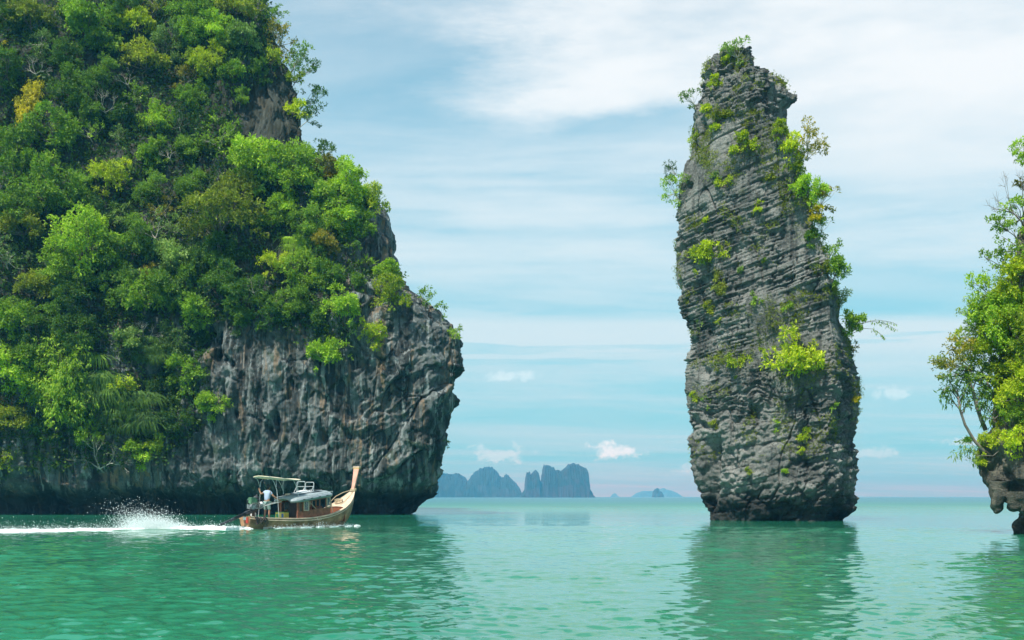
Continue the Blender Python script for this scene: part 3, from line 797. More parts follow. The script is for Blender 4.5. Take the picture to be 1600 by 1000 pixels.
# px, py, radius (photo pixels), kind, leaf, label
CLIFF_PLANTS = [
 (132,38,40,'R','m','big full green tree near the top left with a pale sunlit top'),
 (160,66,26,'R','f','paler lobe-shaped tree overlapping the big full tree at the top left'),
 (95,12,22,'A','o','thin olive tree at the very top left of the jungle'),
 (48,32,36,'W','o','wide flat-topped dull olive tree in the top left corner'),
 (14,24,28,'R','d','dark tree cut by the top left corner of the photo'),
 (66,62,24,'A','g','open grey-leaved tree with a bare white trunk, above the yellow tree'),
 (12,110,28,'R','d','dark tree at the left edge under the orange blossom'),
 (5,69,8,'B','a','small cluster of orange-yellow blossom at the left edge near the top'),
 (102,92,26,'R','d','shaded tree right of the white trunk at the upper left'),
 (45,168,30,'V','a','tall narrow yellow-leaved tree near the left edge'),
 (112,142,32,'R','m','rounded green tree right of the tall yellow tree'),
 (160,118,26,'R','m','medium green tree under the pair of big trees at the top left'),
 (213,40,30,'W','y','spreading tree with yellow-tipped leaves near the top of the jungle'),
 (226,96,38,'W','o','wide olive tree with pale limbs below the yellow-tipped tree'),
 (176,36,18,'R','m','small green tree squeezed between the full tree and the yellow-tipped tree'),
 (245,6,24,'A','o','thin pale olive tree at the top edge, above the yellow-tipped tree'),
 (192,12,28,'R','d','dark tree at the top edge left of the thin olive one'),
 (212,152,20,'A','m','sparse small tree hanging below the wide olive tree'),
 (246,190,26,'R','f','fresh green bushy tree left of the upper dark gully'),
 (130,174,24,'R','m','green tree on the steep slope below the shaded trees, right of the yellow one'),
 (86,212,44,'R','m','broad sunlit tree below the tall yellow tree'),
 (28,226,38,'R','m','large green tree at the left edge, beneath the yellow tree'),
 (150,206,18,'A','f','sparse light green sapling standing right of the broad sunlit tree'),
 (186,214,16,'A','g','grey-green sapling left of the dark gully'),
 (194,186,22,'R','d','dark tree in the shade of the dark gully'),
 (246,243,22,'R','f','fresh green bush-like tree right of the dark gully'),
 (310,10,28,'R','f','light green tree at the top edge above the ball-shaped trees'),
 (280,22,22,'R','m','green tree at the top edge beside the light green one'),
 (365,12,32,'W','o','dull olive flat tree at the top edge near the skyline'),
 (402,14,18,'A','o','thin tree crowning the top skyline of the cliff'),
 (276,66,30,'R','g','pale grey-green tree in the upper jungle'),
 (306,42,28,'R','m','leafy green tree above the pale grey-green one'),
 (338,50,27,'R','f','bright leafy tree in the upper jungle, left of the skyline rock'),
 (353,73,17,'B','y','yellow-green bush in the middle of the upper jungle'),
 (378,60,28,'R','g','grey-green rounded tree next to the skyline rock'),
 (324,96,28,'R','y','brightest yellow-green tree of the upper jungle'),
 (289,122,28,'A','b','tree with reddish brown tips below the pale grey-green tree'),
 (366,117,21,'R','m','small ball-shaped green tree in the upper jungle'),
 (304,152,24,'R','m','mid green tree below the reddish-tipped tree'),
 (282,190,24,'A','d','thin dark tree with a slender trunk under the reddish-tipped tree'),
 (374,156,18,'B','f','light bush on the brink left of the upper bare rock'),
 (340,214,34,'A','f','open light tree spreading below the upper bare rock'),
 (298,234,26,'R','m','dense tree left of the open light tree under the bare rock'),
 (398,248,42,'R','f','large fresh green dome directly beneath the upper bare rock'),
 (440,60,32,'A','b','tree with red-brown leaves standing against the sky at the top'),
 (432,30,24,'A','m','thin-topped tree highest against the sky'),
 (468,92,26,'A','m','airy tree leaning out to the right against the sky'),
 (487,108,15,'A','d','outermost spray of leaves leaning over the drop near the top'),
 (424,94,22,'B','y','yellow-green bush at the foot of the red-leaved skyline tree'),
 (464,124,16,'B','y','small yellowish bush on the rim of the upper bare rock'),
 (492,150,24,'A','d','dark hanging tree against the sky beside the upper bare rock'),
 (466,174,20,'B','y','yellow-green tuft growing from the middle of the upper bare rock'),
 (490,182,16,'A','d','lowest dark spray hanging off the right of the upper bare rock'),
 (404,118,20,'R','m','green tree clinging to the left rim of the upper bare rock'),
 (502,238,28,'A','d','dark layered tree on the skyline step right of the bare rock'),
 (474,254,24,'R','f','fresh green tree at the foot of the upper bare rock'),
 (512,268,24,'R','b','brownish green tree under the dark layered skyline tree'),
 (170,280,31,'B','y','yellow-green dome-shaped tree in the middle left of the jungle'),
 (192,264,14,'R','g','bluish green sapling behind the yellow-green dome'),
 (30,268,34,'R','m','green tree at the left edge level with the yellow-green dome'),
 (72,302,44,'R','m','large shaded green tree left of the yellow-green dome'),
 (20,328,34,'R','m','tree at the left edge below the large shaded one'),
 (36,358,34,'W','o','olive layered tree near the left edge, halfway down'),
 (12,398,30,'A','g','grey-leaved tree at the left edge with thin bare stems'),
 (122,296,24,'R','m','tree tucked between the shaded tree and the yellow-green dome'),
 (152,332,32,'R','d','very dark tree in the hollow under the yellow-green dome'),
 (196,344,26,'A','g','pale sparse tree above the broad central tree of the left side'),
 (236,298,26,'R','m','green tree right of the dark gully, halfway up'),
 (130,388,52,'R','f','broad bright central tree of the left side with grey limbs showing'),
 (176,404,34,'R','m','tree leaning on the right shoulder of the broad bright tree'),
 (216,378,34,'R','m','leafy tree left of the giant olive tree, past a thin brown trunk'),
 (92,424,32,'R','f','light green tree under the left half of the broad bright tree'),
 (118,456,32,'R','d','dark tree below the broad bright tree'),
 (58,452,34,'W','o','dull olive tree below the grey-leaved tree at left'),
 (20,492,34,'R','m','green tree at the left edge halfway between top and water'),
 (192,452,32,'R','m','green tree above the yellowing grass-like blades'),
 (226,464,32,'R','f','sunlit tree right of the yellowing grass-like blades'),
 (152,480,24,'G','o','yellowing grass-like screwpine hanging below the broad bright tree'),
 (236,424,15,'B','b','small reddish bush beside the hanging grey creeper'),
 (252,326,26,'A','b','half-bare brownish tree left of the giant olive tree'),
 (346,346,66,'W','o','giant spreading olive-green tree in the middle of the cliff'),
 (268,352,26,'A','g','grey-green climber-covered tree against the giant olive tree'),
 (268,410,34,'R','g','greyish creeper-draped tree below left of the giant olive tree'),
 (262,452,34,'R','m','green tree under the greyish creeper-draped one'),
 (302,486,32,'R','m','green tree whose branch ends reach the streaked rock wall'),
 (398,266,38,'R','f','bright green tree above the right side of the giant olive tree'),
 (458,268,38,'R','f','large sunlit tree in the middle of the upper terrace'),
 (446,326,27,'R','f','round ball-headed tree right of the giant olive tree'),
 (374,292,30,'W','o','yellowish olive tree directly above the giant olive tree'),
 (426,350,20,'R','f','small leafy tree between the giant olive and ball-headed trees'),
 (428,416,24,'B','y','yellow-green bush under the right end of the giant olive tree'),
 (346,440,36,'R','d','dark shaded tree beneath the giant olive tree'),
 (384,462,32,'R','d','shadowy tree below the hollow in the middle of the cliff'),
 (414,474,20,'R','m','small green tree at the upper rim of the streaked wall'),
 (478,430,34,'R','f','dense fresh green tree hanging over the streaked wall'),
 (462,474,26,'R','m','tree below the dense fresh green one at the wall top'),
 (464,385,20,'G','f','drooping clump of long blades on bare rock below the ball-headed tree'),
 (350,400,32,'R','d','dark tree in the shade right under the giant olive crown'),
 (492,384,22,'R','m','green tree right of the drooping clump of blades'),
 (544,288,34,'R','f','sunlit tree on the skyline of the middle terrace'),
 (520,312,36,'R','f','leafy tree below the skyline tree of the middle terrace'),
 (580,314,26,'B','y','yellow-green bush at the outer tip of the middle terrace'),
 (562,350,25,'R','m','green tree beside the small bare rock wall'),
 (530,345,30,'R','f','light green tree in the middle of the right terrace'),
 (484,352,28,'R','m','tree between the ball-headed tree and the right terrace'),
 (545,376,20,'R','m','small tree hanging left of the small bare rock wall'),
 (506,380,24,'R','b','dull brownish green tree low on the right terrace'),
 (573,414,22,'C','f','spiky yellow-green dracaena on the ledge above the headland'),
 (608,426,20,'R','f','fresh bush right of the spiky dracaena'),
 (540,484,34,'B','f','wide bright shrub on the left shoulder of the headland'),
 (610,462,32,'B','y','domed yellow-green shrub on top of the headland'),
 (582,526,25,'B','y','yellow-green shrub hanging on the headland face'),
 (514,556,36,'B','f','low bright shrub overhanging the streaked rock wall'),
 (664,466,18,'A','m','thin leafy sprig rising from the headland crest'),
 (690,488,12,'A','m','small sprig on the headland crest near its right end'),
 (712,524,15,'A','f','sparse sprig on the outermost corner of the headland'),
 (512,430,24,'R','m','green tree left of the spiky dracaena'),
 (560,442,15,'R','m','small leafy plant among the crest rocks left of the domed shrub'),
 (498,500,20,'R','d','dark bush on the wall between the two low bright shrubs'),
 (546,514,16,'A','g','thin pale shrub below the wide bright shrub'),
 (698,695,7,'A','m','tiny plant on the edge of the headland low above the sea'),
 (14,500,30,'R','f','bright tree at the left edge above the lower left group'),
 (10,572,40,'R','f','big bright tree at the left edge in the lower jungle'),
 (46,602,30,'R','f','bright tree right of the big bright one at the left edge'),
 (62,524,28,'R','d','dark tree above the hanging vine column'),
 (96,596,58,'V','f','tall column of hanging bright vines in the lower left'),
 (72,622,24,'B','y','yellow-green bush left of the hanging vine column'),
 (146,596,46,'G','d','largest curtain of drooping green blades above the sea'),
 (206,644,40,'G','d','lower curtain of drooping blades under the pale yellow shrub'),
 (202,540,23,'R','g','pale grey-green tree above the curtains of blades'),
 (192,606,20,'B','y','pale yellow shrub growing in front of the curtains of blades'),
 (236,548,24,'G','d','dark narrow curtain of blades under the dead branches'),
 (120,522,32,'R','d','dark tree above the largest curtain of blades'),
 (90,490,26,'R','m','green tree low under the broad bright tree'),
 (16,662,32,'W','o','olive tree at the left edge low above the undercut rock'),
 (14,722,18,'A','y','yellowish tree lowest at the left edge'),
 (142,682,24,'R','f','light green tree left of the dead twigs above the sea'),
 (162,712,34,'D','m','tangle of bare grey dead branches hanging above the sea'),
 (218,706,27,'R','f','lowest fresh green bush right of the dead branches'),
 (242,700,18,'B','y','small yellowish bush beside the lowest fresh green bush'),
 (70,676,22,'R','m','green tree low above the undercut, left of the dead branches'),
 (330,632,25,'R','f','lone bright little tree on the streaked rock wall'),
 (232,522,18,'D','m','fan of bare brown dead branches above the narrow blades'),
 (266,540,30,'R','g','light grey-green tree in the lower middle of the jungle'),
 (290,588,32,'R','m','green tree at the right border of the lower jungle'),
 (256,618,28,'R','d','dark tree right of the lower curtain of blades'),
 (270,660,26,'R','d','shaded tree low at the right border of the jungle'),
 (320,534,22,'R','d','dark bush where the jungle meets the streaked wall'),
 (424,500,22,'R','d','dark bush at the top rim of the streaked wall'),
 (376,500,24,'R','d','dark bush hanging over the pale blue streaks'),
 (48,560,30,'R','m','mid green tree between the edge trees and the vine column'),
 (110,650,26,'R','d','dark tree at the foot of the hanging vine column'),
 (270,246,12,'D','m','small white dead twigs in the upper middle of the jungle'),
 (62,112,17,'D','m','white twisted trunk standing bare above the tall yellow tree'),
 (205,130,15,'D','m','pale forked limbs under the wide olive tree near the top'),
 (262,86,15,'D','m','white forked branch in front of the pale grey-green tree'),
 (170,168,22,'D','m','bare stems arching in the dark gap right of the rounded green tree'),
 (248,362,24,'D','m','bare stems at the left edge of the giant olive tree'),
 (400,452,15,'D','m','grey dead twigs in the shade right under the giant olive tree'),
 (146,214,12,'D','m','small pale twig between the sunlit tree and the sapling'),
 (300,290,24,'R','m','dark green tree on the upper left shoulder of the giant olive tree'),
 (230,250,20,'R','m','green tree on the right lip of the dark gully'),
 (290,440,22,'R','m','small green tree in front of the greyish creeper-draped tree'),
 (320,400,26,'R','d','dark bush under the left arm of the giant olive tree'),
]
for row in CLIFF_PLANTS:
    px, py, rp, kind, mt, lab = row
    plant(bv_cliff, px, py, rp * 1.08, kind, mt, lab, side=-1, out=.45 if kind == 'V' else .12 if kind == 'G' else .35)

# undergrowth that nobody could count, all over the wooded part of the cliff
def in_poly(px, py, poly):
    inside = np.zeros(px.shape, bool); n = len(poly)
    for i in range(n):
        x1, y1 = poly[i]; x2, y2 = poly[(i + 1) % n]
        c = ((y1 > py) != (y2 > py)) & (px < (x2 - x1) * (py - y1) / (y2 - y1 + 1e-9) + x1); inside ^= c
    return inside
def face_data(me):
    n = len(me.polygons); c = np.empty(n * 3, np.float32); me.polygons.foreach_get('center', c); a = np.empty(n, np.float32); me.polygons.foreach_get('area', a)
    nn = np.empty(n * 3, np.float32); me.polygons.foreach_get('normal', nn)
    return c.reshape(-1, 3).astype(float), a.astype(float), nn.reshape(-1, 3).astype(float)
c, a, nn = face_data(cliff_me)
c += cliff.location
px = 800 + c[:, 0] / c[:, 1] * FPX; py = HOR - (c[:, 2] - CAMH) / c[:, 1] * FPX
wood = in_poly(px, py, [(-900,-700),(470,-700),(410,0),(430,90),(425,112),(395,130),(372,190),(385,235),(470,240),(530,262),(596,322),(560,330),(540,380),(560,420),(610,412),(630,440),(560,440),(520,470),(560,500),(500,575),(470,520),(330,500),(320,560),(335,640),(300,690),(240,725),(170,728),(100,735),(-900,745)])
rockbits = in_poly(px, py, [(372,130),(478,125),(480,240),(390,238)]) | in_poly(px, py, [(440,372),(500,372),(520,420),(430,400)])
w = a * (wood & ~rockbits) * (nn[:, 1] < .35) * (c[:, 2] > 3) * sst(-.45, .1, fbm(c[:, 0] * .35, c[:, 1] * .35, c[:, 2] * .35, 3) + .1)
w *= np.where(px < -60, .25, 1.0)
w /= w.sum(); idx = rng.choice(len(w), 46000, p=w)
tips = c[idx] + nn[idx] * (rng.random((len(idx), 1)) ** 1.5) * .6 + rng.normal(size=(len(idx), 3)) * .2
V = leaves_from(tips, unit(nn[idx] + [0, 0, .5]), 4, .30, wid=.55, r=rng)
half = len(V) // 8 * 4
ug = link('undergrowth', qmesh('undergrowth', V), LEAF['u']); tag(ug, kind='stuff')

# --- plants on the pillar
PILLAR_PLANTS = [
 (1152,84,21,'A','g',1,'sparse little tree on the very top of the pillar'),
 (1136,94,8,'B','y',1,'small yellow bush at the foot of the little summit tree'),
 (1117,132,12,'B','y',1,'bright yellow bush on the left rim just under the summit'),
 (1079,156,15,'A','g',1,'thin sprig leaning out from the upper left rim of the pillar'),
 (1087,212,13,'B','y',1,'yellow bush on the left edge of the upper pillar'),
 (1122,183,14,'B','o',1,'olive shrub on the upper face, left of the ridge'),
 (1104,172,10,'B','y',1,'yellow-green tuft left of the olive shrub on the upper face'),
 (1137,180,9,'B','o',1,'small olive tuft right of the olive shrub on the upper face'),
 (1118,201,9,'B','y',1,'small yellow tuft under the olive shrub of the upper face'),
 (1163,232,20,'B','y',1,'round yellow-green bush beside the ridge in the upper third'),
 (1134,287,15,'B','y',1,'yellow shrub on the face below the round ridge bush'),
 (1118,277,9,'B','g',1,'grey-green tuft touching the left of the yellow face shrub'),
 (1080,282,9,'B','g',1,'grey-green tuft near the left edge beside the side tree'),
 (1050,292,24,'A','f',1,'leafy tree growing sideways from the left edge of the pillar'),
 (1048,266,13,'A','d',1,'dark horizontal spray above the left side tree'),
 (1216,206,15,'B','y',-1,'first yellow-green bush in the furrow right of the ridge'),
 (1232,234,20,'B','y',-1,'second bush down the furrow right of the ridge, widest there'),
 (1243,266,17,'B','y',-1,'mossy bush in the middle of the right hand furrow'),
 (1252,296,18,'B','f',-1,'green bush low in the right hand furrow'),
 (1268,222,30,'A','b',-1,'bronze-leaved tree spreading to the right from the upper pillar'),
 (1252,246,14,'A','m',-1,'green sprays under the bronze-leaved tree'),
 (1266,300,22,'R','f',-1,'leafy tree on the right rim below the furrow bushes'),
 (1293,312,18,'A','b',-1,'orange-tipped tree furthest out on the right rim'),
 (1272,342,17,'B','a',-1,'golden bush on the right rim of the pillar'),
 (1286,356,16,'A','m',-1,'thin green tree below the golden bush'),
 (1268,372,13,'R','m',-1,'small green bush tucked under the golden bush'),
 (1302,396,18,'A','m',-1,'airy tree on the right edge halfway up'),
 (1308,424,18,'R','m',-1,'leafy tree on the right edge above the dense one'),
 (1284,424,17,'B','o',-1,'mossy olive cushion left of the halfway edge tree'),
 (1314,468,16,'A','g',-1,'very thin grey-green sprig over the right edge'),
 (1330,512,19,'R','f',-1,'dense green bush on the right edge beside the arching stems'),
 (1336,540,9,'A','b',-1,'reddish sprig below the dense right edge bush'),
 (1106,402,30,'B','y',1,'large yellow-green shrub on the left half, halfway up'),
 (1132,392,14,'A','o',1,'olive sprig at the right of the large left shrub'),
 (1182,328,12,'B','y',1,'pale yellow tuft on the bedded face near the ridge'),
 (1204,280,10,'B','o',1,'small tuft on the ridge beside the furrow'),
 (1152,352,12,'A','o',1,'faint olive tuft in the middle of the bedded face'),
 (1240,572,44,'B','y',-1,'largest bright bush of the pillar, low right of centre'),
 (1270,556,20,'A','y',-1,'loose twigs of leaves right of the largest bright bush'),
 (1155,569,19,'B','y',1,'yellow shrub left of the largest bright bush'),
 (1120,570,13,'A','o',1,'olive shrub at the far left of the bush row'),
 (1193,552,10,'A','y',1,'small tuft between the two yellow bushes of the row'),
 (1253,687,14,'B','y',-1,'compact yellow bush on the lower right face'),
 (1250,704,6,'B','y',-1,'tiny bush right under the compact yellow bush'),
 (1214,668,10,'A','f',-1,'pale green tuft left of the compact yellow bush'),
 (1336,628,9,'B','a',-1,'golden cushion on the right edge of the lower pillar'),
 (1088,619,8,'B','y',1,'small bright tuft low on the left face'),
 (1105,632,9,'A','f',1,'green tuft right of the small bright left one'),
 (1117,663,8,'B','o',1,'yellow tuft lowest on the left face'),
 (1182,465,10,'B','f',1,'small green plant in the middle of the pillar'),
 (1228,479,9,'B','f',1,'small round plant right of the central one'),
 (1112,480,10,'B','o',1,'olive tuft on the left below the large left shrub'),
 (1094,507,8,'A','g',1,'pale tuft near the left notch of the pillar'),
 (1124,442,15,'V','o',1,'hanging olive moss under the large left shrub'),
 (1205,504,9,'A','o',1,'olive tuft above the bush row, centre'),
 (1246,520,9,'A','y',-1,'yellow tuft just above the largest bright bush'),
 (1222,536,8,'A','f',-1,'small pale tuft up left of the largest bright bush'),
 (1124,500,7,'B','y',1,'little yellow tuft right of the left notch'),
 (1104,345,7,'B','y',1,'little yellow tuft high on the left face'),
 (1196,408,8,'B','f',1,'little green tuft on the centre face above the central plant'),
 (1158,424,8,'B','g',1,'little grey-green tuft right of the large left shrub'),
 (1300,640,10,'A','m',-1,'dark green plant on the right face of the lower pillar'),
 (1172,735,6,'B','y',1,'tiny yellow plant on the pale foot of the pillar'),
 (1226,738,6,'B','f',-1,'tiny green plant low right on the pillar foot'),
]
for px_, py_, rp, kind, mt, side, lab in PILLAR_PLANTS:
    plant(bv_pillar, px_, py_, rp * 1.18, kind, mt, lab, side=side, name='shrub' if kind != 'V' else 'hanging_moss', cat='shrub' if kind != 'V' else 'moss', out=.15)
# moss and small weeds in the joints
c, a, nn = face_data(pillar_me)
w = a * (c[:, 2] > 4) * sst(.02, .40, fbm(c[:, 0] * .5 + 7, c[:, 1] * .5, c[:, 2] * .5, 3)) * (nn[:, 1] < .3) * (nn[:, 2] > -.1)
w /= w.sum(); idx = rng.choice(len(w), 4200, p=w)
cl = np.repeat(idx, 3)
tips = c[cl] + nn[cl] * .05 + rng.normal(size=(len(cl), 3)) * .09
V = leaves_from(tips, unit(nn[cl] + [0, 0, .7]), 4, .10, wid=.4, r=rng)
tag(link('joint_weeds', qmesh('joint_weeds', V), LEAF['o'], pillar), kind='stuff')
# the plant with long arching stems at the right
h = foot(bv_pillar, 1328, 515, -1)
rt = empty('arching_plant', h); tag(rt, 'plant with long thin arching stems tipped with leaves, over the sea at right', 'plant')
Yp = h.y - .1
def rel(px, py, dy=0): return P(px, py, Yp + dy) - h
tips = []; mb = MB()
for pts in ([(1330,520),(1345,506),(1362,502),(1378,504),(1392,510),(1401,516)], [(1330,522),(1348,513),(1364,514),(1376,522),(1384,530)], [(1331,518),(1350,503),(1372,500),(1390,503),(1402,507)]):
    q = [rel(x, y, .1 * i) for i, (x, y) in enumerate(pts)]; mb.tube(q, [.018, .016, .014, .012, .010, .008][:len(q)], 4, False)
    for a_, b_ in zip(q[2:-1], q[3:]):
        for k in range(5): tips.append(a_.lerp(b_, k / 5))
mb.build('stem', BARK, rt); tips = np.array([tuple(v) for v in tips])
link('leaves', qmesh('leaves', leaves_from(tips, np.tile([[.3, 0, -1.0]], (len(tips), 1)), 3, .19, wid=.32, spread=.4, droop=.8, r=rng)), LEAF['f'], rt)

# --- trees of the islet on the right
ISLET_PLANTS = [
 (1612,236,26,'R','f','topmost tree clump touching the right edge'),
 (1606,292,20,'A','b','thin brownish tree under the topmost clump at the right edge'),
 (1592,330,34,'A','f','tree with bare twigs showing against the sky at upper right'),
 (1562,352,20,'A','f','spray of leaves leaning left, third from the top at right'),
 (1600,384,40,'A','f','dense tree at the right edge below the twiggy one'),
 (1564,408,32,'A','f','open tree leaning left with sky between its leaves'),
 (1540,452,36,'A','f','bright tree jutting left in the upper half of the islet'),
 (1590,452,44,'R','y','large sunlit tree at the right edge in the upper half'),
 (1524,486,24,'A','y','ragged outer branch left of the bright jutting tree'),
 (1562,502,50,'R','f','largest dense green tree of the islet'),
 (1602,530,46,'R','y','yellowish sunlit tree at the right edge, mid height'),
 (1530,536,32,'R','y','green tree below the ragged outer branch'),
 (1494,560,36,'A','b','brownish tree reaching furthest left over the water'),
 (1470,576,20,'A','o','outermost tip of leaves over the water at right'),
 (1520,586,28,'A','f','thin tree between the far left one and the dense wood'),
 (1568,566,40,'R','y','light green tree under the largest dense tree'),
 (1596,608,36,'R','y','round yellow-green bush at the right edge above the rock'),
 (1550,614,28,'A','m','dark scrubby tree with grey dead wood showing'),
 (1582,660,26,'B','f','leafy bush on the rock at the right edge'),
 (1556,692,28,'B','y','yellow-green shrub spread over the islet rock'),
 (1590,694,28,'B','y','lower green shrub on the rock at the right edge'),
 (1534,724,15,'B','y','small yellow shrub on the left lip of the islet rock'),
 (1512,690,9,'B','f','small green tuft beside the foot of the leaning trunk'),
]
for px_, py_, rp, kind, mt, lab in ISLET_PLANTS:
    plant(bv_islet, px_, py_, rp * 1.08, kind, mt, lab, side=1, out=.2, bark=BARK)
def stem_tree(pts, Y, w, label, tufts, name='leaning_tree', mat='d', cat='tree', twigs=()):
    b0 = P(*pts[0], Y); root = empty(name, b0); tag(root, label, cat)
    n = len(pts); mb = MB(); mb.tube([P(x, y, Y - .05 * i) - b0 for i, (x, y) in enumerate(pts)], [w * (1 - .55 * i / (n - 1)) for i in range(n)], 7)
    mb.build('trunk', BARK, root, True)
    tb = MB(); tp = []
    for (x0, y0, x1, y1) in twigs:
        a = P(x0, y0, Y - .2) - b0; b = P(x1, y1, Y - .3) - b0; m = a.lerp(b, .5) + Vector((0, .05, .05)); tb.tube([a, m, b], [w * .4, w * .3, w * .15], 5, False)
        tp += [a.lerp(b, .7), b]
    if twigs: tb.build('branches', BARK, root)
    if tufts:
        tp = np.array([tuple(v) for v in tp]); tp = np.repeat(tp, tufts, 0) + rng.normal(size=(len(tp) * tufts, 3)) * .10
        link('crown', qmesh('crown', leaves_from(tp, unit(rng.normal(size=tp.shape) + [0, 0, -.3]), 4, .26, wid=.22, spread=.7, droop=.5, r=rng)), LEAF[mat], root)
    return root
h = foot(bv_islet, 1548, 712, 1); YY = h.y - .1
stem_tree([(1548,712),(1536,704),(1522,688),(1508,664),(1500,640),(1497,620)], YY, .085, 'curved grey trunk leaning out left from the islet rock, strap-like leaves on top', 6,
          twigs=[(1498,625,1482,604),(1498,622,1494,596),(1499,630,1514,600),(1500,640,1480,618),(1500,640,1508,612),(1502,650,1516,624),(1482,604,1474,612),(1498,618,1478,588)])
stem_tree([(1540,672),(1533,655),(1526,635),(1520,612),(1513,590),(1508,572)], YY + .4, .10, 'straight slim grey trunk between the curved trunk and the dense wood', 5,
          twigs=[(1520,612,1508,588),(1520,610,1530,584),(1515,596,1502,578),(1526,632,1538,606),(1530,645,1545,622)])
stem_tree([(1560,668),(1552,650),(1556,628),(1546,606),(1540,590)], YY + .2, .08, 'knotted grey bush of strap leaves right of the slim trunk', 8,
          twigs=[(1556,640,1570,612),(1552,650,1536,632),(1556,632,1544,606),(1553,645,1562,620),(1554,655,1575,640),(1556,660,1540,652)], name='scrub_tree')
stem_tree([(1566,700),(1552,712),(1530,712),(1515,706),(1505,702)], YY - .5, .02, 'thin twig with grey-green leaves reaching left from the rock over the water', 4, mat='g', name='overhanging_sprig', cat='plant',
          twigs=[(1530,712,1518,696),(1522,709,1502,694),(1515,706,1494,712),(1530,712,1520,718)])
h = foot(bv_islet, 1602, 345, 1)
br = link('bare_twigs', BARE[1].copy(), None); br.data.materials.clear(); br.data.materials.append(BARK); br.location = P(1600, 350, h.y - .6); br.scale = (1.3, 1.0, 2.1); tag(br, 'bare grey twigs standing up against the sky near the right edge', 'bare tree')
# ------------------------------------------------------------------ the long-tail boat
HULLW = plain('weathered_brown_planks', (.33, .185, .095), .6, var=.5, scale=2.2, bmp=.3)
WOODR = plain('varnished_red_wood', (.27, .095, .045), .45, var=.3, scale=5)
WOODD = plain('dark_wood', (.10, .05, .03), .6, var=.4, scale=5)
WOODP = plain('pale_sanded_wood', (.62, .46, .33), .65, var=.18, scale=4)
PINKW = plain('pinkish_prow_wood', (.66, .34, .25), .6, var=.16, scale=5)
ROOFM = plain('grey_blue_roof_paint', (.26, .32, .34), .5, var=.15, scale=3)
ROOFT = plain('pale_roof_sheet', (.50, .54, .56), .45, var=.12, scale=3)
CANV = plain('cream_canvas', (.78, .68, .50), .8, var=.1, scale=4)
PIPE = plain('galvanised_pipe', (.55, .57, .56), .4, .5, var=.2)
BLACK = plain('black_rubber', (.022, .023, .025), .7, var=.4)
STEEL = plain('dark_shaft_steel', (.045, .052, .058), .5, .3, var=.4)
IRON = plain('greasy_metal', (.26, .27, .27), .45, .6, var=.6, scale=14)
ENGG = plain('green_engine_paint', (.10, .22, .13), .5, var=.3, scale=8)
ROPE = plain('hemp_rope', (.42, .34, .22), .9, var=.3, scale=20)
GOLD = plain('yellow_gilt_band', (.62, .48, .12), .45, var=.25, scale=14)
CURT = plain('dark_curtain', (.035, .032, .034), .9, var=.4, scale=3)
SKIN = plain('skin', (.32, .17, .10), .6, var=.1)
SHIRT = plain('pale_blue_shirt', (.36, .45, .60), .85, var=.12, scale=8)
SHORT = plain('grey_green_shorts', (.20, .32, .30), .85, var=.2, scale=8)
HAIR = plain('black_hair', (.012, .011, .012), .6, var=.3)
RED = plain('red_plastic', (.42, .05, .03), .5); WHITE = plain('white_plastic', (.75, .76, .76), .5, var=.08)
YEL = plain('yellow_plastic', (.62, .55, .10), .5, var=.1); GRN = plain('green_plastic', (.04, .30, .10), .5)
BLU = plain('blue_plastic', (.05, .16, .36), .5)
def glass_mat():
    m, t, b = base_mat('window_glass'); b.inputs['Base Color'].default_value = (.75, .8, .82, 1); b.inputs['Roughness'].default_value = .05
    b.inputs['Transmission Weight'].default_value = .85; b.inputs['IOR'].default_value = 1.1; return m
GLASS = glass_mat()

BOAT_O = Vector(((474 - 800) / FPX * 59.8, 59.8, 0.0)); BH = R(56)
boat = empty('longtail_boat', BOAT_O); boat.rotation_euler = (0, 0, BH); boat.scale = (.95, .95, .95)
tag(boat, 'wooden long-tail boat with a tall pinkish prow and roofed cabin, crossing below the cliff', 'boat')
BM = Matrix.Translation(BOAT_O) @ Matrix.Rotation(BH, 4, 'Z') @ Matrix.Scale(.95, 4)

ST = [-4.3, -3.9, -3.0, -2.0, -1.0, 0, 1.0, 1.9, 2.6, 3.15, 3.55, 3.85, 4.02, 4.12]
HB = [.40, .52, .70, .86, .90, .92, .91, .86, .77, .63, .46, .28, .15, .07]
SH = [.66, .60, .54, .50, .49, .53, .64, .82, 1.05, 1.32, 1.58, 1.82, 1.98, 2.10]
KL = [-.10, -.25, -.32, -.35, -.35, -.35, -.33, -.28, -.18, .02, .34, .80, 1.25, 1.75]
sx_ = np.linspace(-4.3, 4.12, 64)
hb = np.interp(sx_, ST, HB); shh = np.interp(sx_, ST, SH); kl = np.interp(sx_, ST, KL)
ker = np.array([1, 2, 3, 2, 1]) / 9
def smo(a): return np.concatenate([a[:2], np.convolve(a, ker, 'valid'), a[-2:]])
hb, shh, kl = smo(hb), smo(shh), smo(kl)
def hull_pts(i, off=0.0):
    b, s, k = max(hb[i] - off, .02), shh[i], kl[i] + off; pts = []
    for u in np.linspace(0, 1, 10):           # keel to gunwale on one side
        y = b * (1 - (1 - u) ** 1.9) ** .62 * (.86 + .14 * u); z = k + (s - k) * u ** 1.12
        pts.append((y, z))
    return pts
